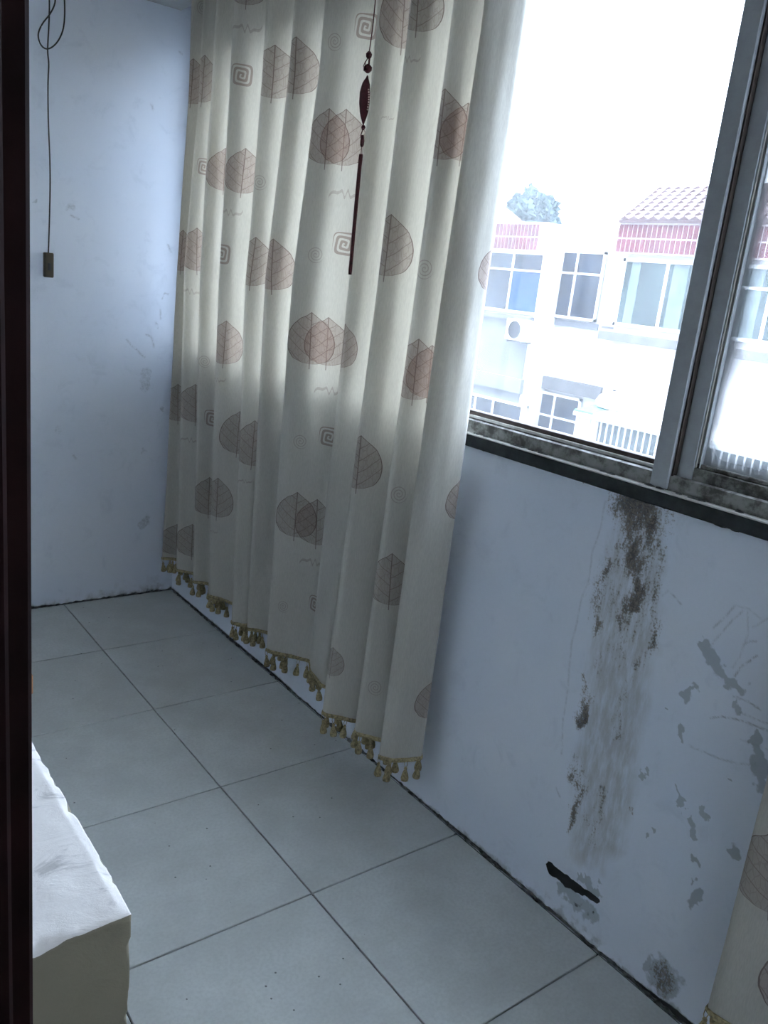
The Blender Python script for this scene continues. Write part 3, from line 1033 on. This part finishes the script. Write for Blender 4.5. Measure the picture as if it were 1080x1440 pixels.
for x, y, k, sz in ((339, 106, 1, .034), (470, 58, 0, .024), (515, 38, 1, .034), (443, 358, 0, .024), (485, 344, 1, .034), (597, 378, 0, .025), (311, 358, 1, .034), (364, 256, 0, .024),
                    (287, 235, 1, .03), (423, 621, 0, .024), (464, 615, 1, .032), (560, 695, 0, .025), (399, 853, 0, .022), (528, 967, 0, .024), (442, 849, 1, .03), (299, 589, 1, .034),
                    (285, 10, 0, .024), (287, 508, 0, .024), (345, 40, 2, .05), (323, 299, 2, .045), (268, 410, 2, .045), (487, 273, 2, .05), (268, 619, 2, .04), (305, 534, 2, .035),
                    (345, 677, 2, .03), (466, 550, 2, .05), (442, 791, 2, .05), (573, 83, 2, .03), (545, 166, 2, .02), (300, 748, 2, .02)):
    cur.mark(x, y, k, sz)
cur.finish()

ctrl = []
ys = np.linspace(-2.285, -3.5, 15)
for i, y in enumerate(ys):
    ctrl.append((W - 0.115 - (0.055 if i % 2 else -0.03), y, 0, 0))
ctrl = [(W - 0.05, -2.36, 0, 0), (W - 0.06, -2.315, 0, 0)] + ctrl[1:]
ctrl[2] = (W - 0.13, -2.312, 0, 0)
cur2 = Curtain([(ZH, [c[:2] for c in ctrl]), (2.0, [c[:2] for c in ctrl])], 'cream leaf print curtain hanging in front of the scribbled wall and sliding sash', 0.012)
cur2.leaf((1086, 1172), (1079, 1283), 0.0, 0.0, 0.46)
for s in np.arange(0.25, cur2.s[-1] - 0.1, 0.19):
    for z in np.arange(0.35, 2.4, 0.42):
        zz = z + random.uniform(-0.12, 0.1)
        cur2.leaf_at(s, zz, s + 0.004, zz + 0.17, random.random() * 0.5)
cur2.finish()

rod = tag(empty('curtain_rod', (W - 0.11, -1.5, ZT + 0.02)), 'metal curtain rod carrying both leaf print curtains', 'rod')
MB().tube([(W - 0.11, -4.2, ZT + 0.02), (W - 0.11, 0.46, ZT + 0.02)], 0.014, 12).build('rail', M['rod'], rod, True)
for y in (0.35, -1.9, -4.0):
    MB().box(W - 0.12, W + 0.001, y - 0.008, y + 0.008, ZT + 0.012, ZT + 0.028).build('bracket', M['rod'], rod)


# ------------------------------------------------------------------ red knotted ornament hanging before the curtain
ORX = W - 0.19
op = lambda px, py, dx=0: Vector(hit(px, py, 0, ORX + dx))
orn = tag(empty('hanging_ornament', op(492, 385)), 'dark red knotted ornament with thin tassel hanging before the leaf print curtain', 'ornament')
o_top = op(528, 0)
x_orn = o_top.y
pz = lambda py, px: op(px, py).z


def orn_p(px, py): return op(px, py)


MB().tube([Vector((ORX, o_top.y, CEIL)), Vector((ORX, o_top.y, CEIL - 0.2)), op(528, 0), op(524, 40), op(519, 75)], 0.0016, 6).build('string', M['red_cord'], orn)
def blob(name, pts, rad, flat=1.0):
    n_ = 5
    pp = spline(pts, n_)
    rr_ = np.interp(np.arange(len(pp)) / n_, np.arange(len(rad)), rad)
    return MB().tube(pp, list(rr_), 10, flat=flat).build(name, M['red_cord'], orn, True)
blob('knot', [op(519.5, 72), op(519, 76), op(518.5, 80), op(518, 83)], [0.003, 0.008, 0.007, 0.003])
for off in (-1, 1):
    MB().tube([op(518, 81), op(514 + off * 0.3, 87), op(512 + off, 93), op(512.5 + off, 99), op(516, 102)], 0.0011, 5).build('loop', M['red_cord'], orn)
mb = MB()
for t in np.linspace(0, 1, 5): mb.lathe([(0.0005, -0.003), (0.0028, -0.001), (0.0028, 0.001), (0.0005, 0.003)], op(519.5 - 0.8 * t, 83 + 8 * t), 6)
mb.build('bead_string', M['red_cord'], orn)
blob('knot', [op(518, 90), op(517.5, 94), op(517, 99), op(516.5, 103)], [0.003, 0.0105, 0.010, 0.003])
blob('woven_fish', [op(516.8, 106), op(516.3, 110), op(514.8, 118), op(513.3, 130), op(512.4, 145), op(511.8, 158), op(511.3, 168), op(511, 175)],
     [0.0015, 0.005, 0.014, 0.019, 0.019, 0.015, 0.008, 0.002], 0.55)
bd = MB().lathe([(0.0004, -0.002), (0.0019, -0.0007), (0.0019, 0.0007), (0.0004, 0.002)], n=6).mesh('bead')
bd.materials.append(M['bead'])
for t in np.linspace(0, 1, 9):
    o = link('bead', bd, None, orn)
    o.location = op(518.2 - 1.6 * t + 1.2 * math.sin(t * 3), 126 + 28 * t, -0.013)
blob('knot', [op(511, 175), op(510.8, 179), op(510, 183)], [0.002, 0.006, 0.002])
MB().tube([op(510, 183), op(507.5, 190), op(508, 197), op(509.5, 202)], 0.0015, 5).build('loop', M['red_cord'], orn)
blob('knot', [op(510, 190), op(509.6, 198), op(509, 204), op(508.6, 207)], [0.003, 0.0055, 0.005, 0.002])
MB().tube([op(508.6, 206), op(507.6, 219)], 0.0012, 5).build('string', M['red_cord'], orn)
blob('tassel', [op(507.6, 218), op(507.2, 221), op(503, 265), op(498, 320), op(492.6, 380), op(492.2, 385)], [0.004, 0.0052, 0.0052, 0.0048, 0.005, 0.003])

# ------------------------------------------------------------------ switch on its cord
YS = YF - 0.03
sp_ = lambda px, py: Vector(hit(px, py, 1, YS))
sw = tag(empty('hanging_switch', sp_(68, 390)), 'small brown switch dangling from a looped black cord before the end wall', 'switch')
c0 = sp_(68.3, 356)
MB().box(c0.x - 0.0175, c0.x + 0.0165, YS - 0.011, YS + 0.011, sp_(68, 390).z, c0.z + 0.002).build('switch_body', M['switch'], sw, bevel=0.003)
MB().box(c0.x - 0.005, c0.x + 0.005, YS - 0.015, YS - 0.011, c0.z - 0.062, c0.z - 0.035).build('rocker', M['black_cord'], sw, bevel=0.001)
drop = [(68, 357), (69.5, 310), (70.5, 260), (70, 220), (68, 170), (67.5, 120), (68.5, 90), (67, 70), (68.5, 40), (69.5, 10), (69, -30), (69, -140)]


dp = [sp_(*p) for p in drop]
dp[-1].z = CEIL if dp[-1].z > CEIL else dp[-1].z
MB().tube(spline(dp), 0.0027, 6).build('cord', M['black_cord'], sw, True)
loop = [(76, -60), (78, -15), (77, 5), (70, 20), (60, 33), (54, 47), (56, 60), (63, 68), (72, 67), (82, 57), (89, 40), (91, 15), (89, -15), (80, -60)]
MB().tube(spline([Vector(hit(a, b, 1, YS - 0.007)) for a, b in loop]), 0.0027, 6).build('cord', M['black_cord'], sw, True)
# ------------------------------------------------------------------ outside: the block across the yard
XB = W + 12.5            # recessed facade plane
XP = XB - 0.7            # face of the projecting balconies
GROUND = -6.5
M['own_facade'] = simple('own_building_render', (0.28, 0.275, 0.27), 0.9, var=0.1, scale=0.7)
XO = W + WT
own = struct(empty('wall_exterior_sky_screen', (XO, 0, GROUND)), 'unseen outer face of this building, raised to cut sky light on the block opposite')
for b in ((XO - 0.25, XO, -30, 40, GROUND, -0.12), (XO - 0.25, XO, -30, 40, CEIL + 0.15, 18.0), (XO - 0.25, XO, YF + 0.2, 40, -0.12, CEIL + 0.15), (XO - 0.25, XO, -30, Y_N - 0.2, -0.12, CEIL + 0.15)):  # unseen facade, built tall to shade the block across the yard
    MB().box(*b).build('facade_panel', M['own_facade'], own)
M['out_wall'] = simple('white_facade_paint', (0.62, 0.605, 0.61), 0.9, var=0.08, scale=0.8)
M['out_wall_dull'] = simple('weathered_facade_paint', (0.20, 0.205, 0.225), 0.9, var=0.15, scale=1.5)
M['out_ledge'] = simple('grey_concrete_ledge', (0.15, 0.147, 0.15), 0.9, var=0.2, scale=3)
M['red_tile'] = simple('red_glazed_tile', (0.15, 0.05, 0.062), 0.7, var=0.25, scale=3, spec=0.15)
M['joint'] = simple('pale_tile_joint', (0.7, 0.62, 0.62), 0.9)
M['roof_tile'] = simple('brown_roof_tile', (0.085, 0.05, 0.05), 0.8, var=0.3, scale=4)
M['out_frame'] = simple('white_window_frame', (0.8, 0.82, 0.84), 0.5)
M['out_glass'] = simple('dark_green_glass', (0.045, 0.07, 0.07), 0.08, var=0.3, scale=1.2)
M['out_glass_blue'] = simple('dark_blue_glass', (0.02, 0.028, 0.045), 0.08, var=0.4, scale=3)
M['blue_cloth'] = simple('blue_curtain_cloth', (0.025, 0.07, 0.36), 0.9, var=0.1, scale=6, spec=0.05)
M['pale_cloth'] = simple('pale_curtain_cloth', (0.15, 0.19, 0.20), 0.9, var=0.2, scale=5)
M['pipe'] = simple('white_pipe_plastic', (0.85, 0.85, 0.84), 0.5)
M['unit'] = simple('white_unit_casing', (0.75, 0.75, 0.73), 0.5)
M['unit_dark'] = simple('grey_fan_grille', (0.02, 0.02, 0.028), 0.8)
M['green_sheet'] = simple('green_roof_sheet', (0.08, 0.25, 0.22), 0.7)
M['pale_sheet'] = simple('pale_roof_sheet', (0.75, 0.72, 0.70), 0.6, var=0.15, scale=2)
M['sack'] = simple('white_woven_sack', (0.72, 0.70, 0.70), 0.9)
M['bar'] = simple('white_painted_bar', (0.85, 0.86, 0.88), 0.5)
M['leaf'] = simple('hazy_green_leaf', (0.05, 0.075, 0.08), 0.8, var=0.4, scale=2)
M['bark'] = simple('tree_bark', (0.10, 0.08, 0.06), 0.9)
M['yard'] = simple('grey_yard_concrete', (0.15, 0.15, 0.145), 0.95, var=0.15, scale=0.5)

struct(MB().box(W + WT, 60, -40, 60, GROUND - 0.3, GROUND).build('yard_ground', M['yard']), 'grey concrete yard far below the window')


def yz(px, py, x):
    h = hit(px, py, 0, x)
    return h[1], h[2]


bld = tag(empty('apartment_building', (XB, 10.0, GROUND)), 'white apartment block with red tiled balcony bands across the yard', 'building')


def fb(name, mat, p0, p1, x, depth, back=0.0, bevel=0, parent=None):
    """box on the facade: p0, p1 opposite corners in pixels measured on the plane x; depth towards us"""
    (ya, za), (yb, zb_) = yz(*p0, x), yz(*p1, x)
    return MB().box(x, x + depth, ya, yb, za, zb_).build(name, M[mat], parent or bld, bevel=bevel)


# main body with the recessed middle bay
y_mid_l = yz(766, 400, XB)[0]
y_mid_r = yz(874, 400, XP)[0]
z_eave = yz(880, 314, XP)[1]
MB().box(XB, XB + 5, -14, 26, GROUND, z_eave).build('wall', M['out_wall'], bld)
y_left_far = yz(655, 400, XP)[0] + 3
y_lb = yz(757, 400, XP)[0]
(yA, zA), (yB, zB) = yz(674, 444, XP), yz(752, 520, XP)
z_sill = yz(860, 465, XP)[1]
MB().box(XP, XB, y_lb, y_left_far, GROUND, z_eave).build('balcony_bay', M['out_wall'], bld)
MB().box(XP - 0.015, XP, y_lb + 0.05, y_left_far, GROUND, yz(720, 446, XP)[1]).build('weathered_panel', M['out_wall_dull'], bld)
MB().box(XP, XB, -9, y_mid_r, GROUND, z_eave).build('balcony_bay', M['out_wall'], bld)
# pilaster that stays white at the left end of the dull bay
y_pil = yz(668, 500, XP)[0]
MB().box(XP - 0.06, XP, y_pil, y_pil + 1.2, GROUND, yz(668, 447, XP)[1]).build('pilaster', M['out_wall'], bld)


def tile_band(y0, y1, z0, z1, x):
    """two courses of upright red tiles standing proud of pale joints"""
    root = MB().box(x + 0.012, x + 0.14, y0, y1, z0 - 0.01, z1 + 0.02).build('band_backing', M['joint'], bld)
    mb = MB()
    n = int(abs(y1 - y0) / 0.105)
    h = (z1 - z0) / 2
    for c in range(2):
        for i in range(n):
            a = y0 + (y1 - y0) * i / n
            b = a + (y1 - y0) / n
            g = 0.011
            mb.box(x, x + 0.015, a + g, b - g, z0 + c * h + 0.014, z0 + (c + 1) * h - 0.014)
    return tag(mb.build('band_tile', M['red_tile'], root), kind='stuff')


zb0, zb1 = yz(872, 356, XP)[1], yz(880, 316, XP)[1]
tile_band(-8, yz(873, 350, XP)[0], zb0, zb1, XP - 0.16)
zl0, zl1 = yz(720, 352, XP)[1], yz(720, 315, XP)[1]
tile_band(yz(762, 350, XP)[0], y_left_far, zl0, zl1, XP - 0.16)


def roof(y0, y1, z0, hip0, hip1, rise, run):
    """tiled roof sloping up away from us, hipped at both ends"""
    x0 = XP - 0.2
    mb = MB()
    rows, w = 9, 0.21
    sl = math.atan2(rise, run)
    for r in range(rows):
        t0, t1 = r / rows, (r + 1.12) / rows
        a, b = y0 + hip0 * t0, y1 - hip1 * t0
        n = max(1, int((b - a) / w))
        for i in range(n):
            ya = a + (b - a) * i / n
            yb = ya + (b - a) / n * 0.86
            ym = (ya + yb) / 2
            xa, xb_ = x0 + run * t0, x0 + run * t1
            za, zb_ = z0 + rise * t0 + 0.05, z0 + rise * t1 + 0.012
            mb.add([(xa, ya, za - 0.03), (xa, ym, za + 0.02), (xa, yb, za - 0.03), (xb_, ya, zb_ - 0.03), (xb_, ym, zb_ + 0.02), (xb_, yb, zb_ - 0.03), (xa, ym, za - 0.05)],
                   [(0, 1, 4, 3), (1, 2, 5, 4), (0, 6, 1), (6, 2, 1)])
    deck = MB().add([(x0, y0, z0), (x0, y1, z0), (x0 + run, y1 - hip1, z0 + rise), (x0 + run, y0 + hip0, z0 + rise),
                     (x0, y0, z0 - 0.05), (x0, y1, z0 - 0.05), (x0 + run * 2, y1, z0 - 0.05), (x0 + run * 2, y0, z0 - 0.05)],
                    [(0, 1, 2, 3), (0, 4, 5, 1), (1, 5, 6, 2), (2, 6, 7, 3), (3, 7, 4, 0)]).build('roof', M['roof_tile'], bld)
    return tag(mb.build('roof_tile', M['roof_tile'], deck), kind='stuff')


y_rb = yz(879, 314, XP)[0]
yr, zr = yz(925, 268, XB + 0.9)
roof(-8.2, y_rb, zb1 + 0.06, 1.0, y_rb - yr, zr - zb1, 1.8)
yl0 = yz(692, 312, XP)[0]
roof(yl0, y_left_far, zl1 + 0.05, 0.5, 0.3, 0.5, 0.8)


def window(quad, x, cols, transom, glass, parts=(), fw=0.05, depth=0.05):
    """framed window; quad = (px,py) upper left and lower right; cols = relative mullion places; transom = fraction from top or None"""
    (ya, za), (yb, zb_) = yz(*quad[0], x), yz(*quad[1], x)
    y0, y1, z0, z1 = min(ya, yb), max(ya, yb), min(za, zb_), max(za, zb_)
    fr = MB()
    for a, b, c, d in ((y0, y1, z0, z0 + fw), (y0, y1, z1 - fw, z1), (y0, y0 + fw, z0, z1), (y1 - fw, y1, z0, z1)):
        fr.box(x - depth, x + 0.01, a, b, c, d)
    f = fr.build('window', M['out_frame'], bld)
    ys_ = [y1] + [y1 + (y0 - y1) * c for c in cols] + [y0]
    for c in ys_[1:-1]: MB().box(x - depth * 0.9, x + 0.008, c - fw * 0.4, c + fw * 0.4, z0 + fw, z1 - fw).build('mullion', M['out_frame'], f)
    zt = z1 - (z1 - z0) * transom if transom else None
    if zt: MB().box(x - depth * 0.8, x + 0.006, y0 + fw, y1 - fw, zt - fw * 0.4, zt + fw * 0.4).build('transom', M['out_frame'], f)
    for a, b in zip(ys_[:-1], ys_[1:]):
        for lo, hi in (((z0, zt), (zt, z1)) if zt else ((z0, z1),)):
            MB().box(x - 0.012, x + 0.004, b, a, lo, hi).build('pane', M[glass], f)
    for mat, a, b, c, d in parts:                      # cloth or frames seen against the glass
        MB().box(x - 0.02, x - 0.012, y1 + (y0 - y1) * a, y1 + (y0 - y1) * b, z1 + (z0 - z1) * c, z1 + (z0 - z1) * d).build('window_curtain', M[mat], f)
    return f


XW = XP - 0.02
window(((676, 351), (756, 444)), XW, (0.12, 0.55), 0.3, 'out_glass_blue', (('blue_cloth', 0.56, 0.97, 0.3, 0.98),))
window(((779, 351), (838, 453)), XB - 0.03, (0.5,), 0.33, 'out_glass_blue')
(ya, za), (yb, zb_) = yz(879, 361, XW), yz(1019, 472, XW)
yA1, yA2 = yz(866, 440, XW)[0], yz(930, 440, XW)[0]
wd = yA1 - yA2
zt_, zb2 = yz(900, 364, XW)[1], yz(900, 462, XW)[1]
for k in range(5):
    y1 = yA1 - wd * 2 * k
    px_ = lambda y, z: project(XW, y, z)
    cl = (('pale_cloth', 0.1, 0.2, .03, .97), ('pale_cloth', 0.56, 0.72, 0.03, 0.97), ('pale_cloth', 0.8, 0.9, 0.45, 0.97)) if k == 0 else (('pale_cloth', 0.3, 0.42, .03, .97),)
    window((px_(y1, zt_), px_(y1 - wd * 2 + 0.04, zb2)), XW, (0.5,), None if k == 0 else 0.3, 'out_glass', cl, 0.06)
# ledges
(ya, z1), (yb, z0) = yz(858, 466, XP), yz(858, 478, XP)
MB().box(XP - 0.25, XP, -8, y_mid_r + 0.15, z0, z1).build('ledge', M['out_ledge'], bld)
(ya, z1), (yb, z0) = yz(720, 443, XP), yz(720, 449, XP)
MB().box(XP - 0.12, XP, y_lb - 0.05, y_left_far, z0, z1).build('ledge', M['out_ledge'], bld)
(ya, z1), (yb, z0) = yz(700, 526, XP), yz(700, 546, XP)
MB().box(XP - 0.1, XP, y_lb - 0.02, y_left_far, z0, z1).build('ledge', M['out_wall_dull'], bld)
fr = MB()
(ya, za), (yb, zb_) = yz(772, 349, XB), yz(842, 458, XB)
fr.box(XB - 0.03, XB + 0.01, ya, yb, zb_ - 0.1, zb_ + 0.03).box(XB - 0.03, XB + 0.01, ya, ya - 0.16, zb_, za)
fr.build('window_surround', M['out_wall_dull'], bld)
fb('ledge', 'out_ledge', (846, 458), (866, 464), XB - 0.3, 0.3)
# storey below
window(((652, 549), (733, 640)), XW, (0.22, 0.5), 0.0, 'out_glass_blue')
window(((748, 546), (806, 640)), XB - 0.03, (0.5,), 0.42, 'out_glass_blue')
fb('ledge', 'out_ledge', (742, 541), (846, 545), XB - 0.12, 0.12)

# downpipe with rain funnel
XQ = XP - 0.09
yp, zp = yz(774, 331, XQ)
dpz = tag(empty('downpipe', (XQ, yp, GROUND)), 'white rain downpipe with funnel head between the two balcony bays', 'pipe')
MB().tube([(XQ, yp, zp - 0.05), (XQ, yp, GROUND)], 0.06, 14).build('pipe', M['pipe'], dpz, True)
MB().lathe([(0.08, -0.22), (0.09, -0.12), (0.17, 0.02), (0.18, 0.1), (0.15, 0.1)], (XQ, yp, zp), 14).build('funnel', M['pipe'], dpz, True)
for k in range(4):
    MB().box(XQ, XQ + 0.086, yp - 0.02, yp + 0.04, zp - 1.0 - 1.6 * k, zp - 0.95 - 1.6 * k).build('bracket', M['pipe'], dpz)

# air conditioner outdoor unit on the dull bay
xa = XP - 0.32
(ya, za), (yb, zb_) = yz(713, 447, xa), yz(736, 481, xa)
ac = tag(empty('air_conditioner', (xa, (ya + yb) / 2, zb_)), 'white outdoor air conditioner unit with round fan below the blue curtained window', 'air conditioner')
MB().box(xa, XP - 0.04, ya, yb, za, zb_).build('casing', M['unit'], ac, bevel=0.012)
cy_, cz_ = ya + (yb - ya) * 0.5, (za + zb_) / 2
rr = (za - zb_) * 0.43
MB().add([(xa - 0.02, cy_ + rr * math.cos(k * math.pi / 12), cz_ + rr * math.sin(k * math.pi / 12)) for k in range(24)] +
         [(xa - 0.001, cy_ + rr * math.cos(k * math.pi / 12), cz_ + rr * math.sin(k * math.pi / 12)) for k in range(24)],
         [tuple(range(24))] + [(k, (k + 1) % 24, 24 + (k + 1) % 24, 24 + k) for k in range(24)]).build('fan_grille', M['unit_dark'], ac)
mb = MB()
for k in (2.4,):
    mb.tube([(xa - 0.026, cy_ + rr * (k + 1) / 3.4 * math.cos(a), cz_ + rr * (k + 1) / 3.4 * math.sin(a)) for a in np.linspace(0, 2 * math.pi, 24, endpoint=False)], 0.006, 5, closed=True)
mb.build('grille_ring', M['unit'], ac)
mb = MB()
for k in range(12): mb.box(xa + 0.05, XP - 0.08, max(ya, yb) - 0.002, max(ya, yb) + 0.006, zb_ + 0.05 + k * 0.035, zb_ + 0.06 + k * 0.035)
mb.build('side_louvre', M['unit_dark'], ac)
for s in (0.15, 0.85):
    y_ = ya + (yb - ya) * s
    MB().box(xa - 0.02, XP - 0.002, y_ - 0.02, y_ + 0.02, zb_ - 0.035, zb_).build('bracket', M['out_ledge'], ac)

# lean-to sheet roof over a barred balcony one storey down
XR = XP - 0.9
(yl, zl), (yr2, zr2) = yz(813, 574, XR), yz(930, 604, XR)
y_end = -6.0
lr = tag(empty('lean_to_roof', (XR, yl, zl)), 'pale lean-to sheet roof with green end above the white barred cage', 'roof')
ztop = yz(835, 560, XP)[1]
MB().add([(XR - 0.1, yl - 0.45, zl - 0.02), (XR - 0.1, y_end, zl - 0.02), (XP, y_end, ztop), (XP, yl - 0.45, ztop),
          (XR - 0.1, yl - 0.45, zl - 0.06), (XR - 0.1, y_end, zl - 0.06), (XP, y_end, ztop - 0.04), (XP, yl - 0.45, ztop - 0.04)],
         [(0, 1, 2, 3), (7, 6, 5, 4), (0, 4, 5, 1), (1, 5, 6, 2), (2, 6, 7, 3), (3, 7, 4, 0)]).build('roof_sheet', M['pale_sheet'], lr)
MB().add([(XR - 0.1, yl, zl - 0.015), (XR - 0.1, yl - 0.45, zl - 0.015), (XP, yl - 0.45, ztop + 0.005), (XP, yl, ztop + 0.005),
          (XR - 0.1, yl, zl - 0.06), (XR - 0.1, yl - 0.45, zl - 0.06), (XP, yl - 0.45, ztop - 0.04), (XP, yl, ztop - 0.04)],
         [(0, 1, 2, 3), (7, 6, 5, 4), (0, 4, 5, 1), (1, 5, 6, 2), (2, 6, 7, 3), (3, 7, 4, 0)]).build('green_sheet', M['green_sheet'], lr)
MB().box(XR - 0.12, XR - 0.08, y_end, yl, zl - 0.12, zl - 0.05).build('eaves_board', M['out_frame'], lr)

cg = tag(empty('barred_cage', (XR, yl, zl - 2.0)), 'white painted barred balcony cage under the lean-to roof', 'railing')
zc0 = zl - 1.75
MB().box(XR + 0.35, XP, y_end, yl - 0.25, GROUND, zl - 0.12).build('cage_back', M['pale_cloth'], cg)
bar_me = MB().box(-0.012, 0.012, -0.012, 0.012, zc0 - zl, -0.1).mesh('bar')
bar_me.materials.append(M['bar'])
y_ = yl - 0.05
while y_ > y_end:
    o = link('bar', bar_me, None, cg)
    o.location = (XR, y_, zl)
    y_ -= 0.135
for z_ in (zl - 0.13, zc0, (zl + zc0) / 2 - 0.35):
    MB().box(XR - 0.015, XR + 0.015, y_end, yl, z_ - 0.02, z_ + 0.02).build('rail', M['bar'], cg)
cl = MB()
for i in range(5):
    y_ = yl - 0.1 - 0.09 * i
    cl.box(XR + 0.03, XR + 0.05, y_ - 0.035, y_ + 0.035, zc0, zl - 0.16)
cl.build('slatted_panel', M['pale_sheet'], cg)

sk_y, sk_z = yz(861, 573, XP - 0.45)
sk = tag(empty('bundle', (XP - 0.45, sk_y, sk_z)), 'white tied sack lying on the lean-to sheet roof', 'sack')
bpy_pts = [(0.02, -0.06), (0.26, -0.02), (0.3, 0.08), (0.24, 0.2), (0.1, 0.27), (0.04, 0.31), (0.07, 0.36), (0.02, 0.37)]
MB().lathe(bpy_pts, (XP - 0.45, sk_y, sk_z), 14, 0.8, 1.25).build('sack', M['sack'], sk, True)
MB().lathe([(0.05, 0.30), (0.055, 0.315), (0.05, 0.33)], (XP - 0.45, sk_y, sk_z), 10).build('tie', M['unit_dark'], sk)

# tree rising behind the left bay
XT = XB + 7.5
cy_, cz_ = yz(746, 306, XT)
tree = tag(empty('tree', (XT, cy_, GROUND)), 'hazy green tree crown rising behind the red tiled roof', 'tree')
MB().tube([(XT, cy_, GROUND), (XT + 0.1, cy_ + 0.1, 0), (XT, cy_, cz_ - 0.4)], [0.3, 0.22, 0.1], 10).build('trunk', M['bark'], tree, True)
v, f = [], []
for i in range(5000):
    d = RNG.normal(size=3)
    d /= np.linalg.norm(d)
    r_ = 0.78 * (0.45 + 0.55 * RNG.random() ** 0.5)
    lump = 1 + 0.22 * math.sin(4 * d[1] + 2 * d[2]) * math.cos(5 * d[0] + 1)
    c = np.array([XT, cy_, cz_]) + d * r_ * lump * np.array([1.1, 1.1, 1.05])
    a = RNG.normal(size=3) * 0.075
    b = RNG.normal(size=3) * 0.075
    n0 = len(v)
    v += [tuple(c - a), tuple(c + b), tuple(c + a), tuple(c - b)]
    f.append((n0, n0 + 1, n0 + 2, n0 + 3))
me = bpy.data.meshes.new('foliage')
me.from_pydata(v, [], f)
tag(link('foliage', me, M['leaf'], tree), kind='stuff')
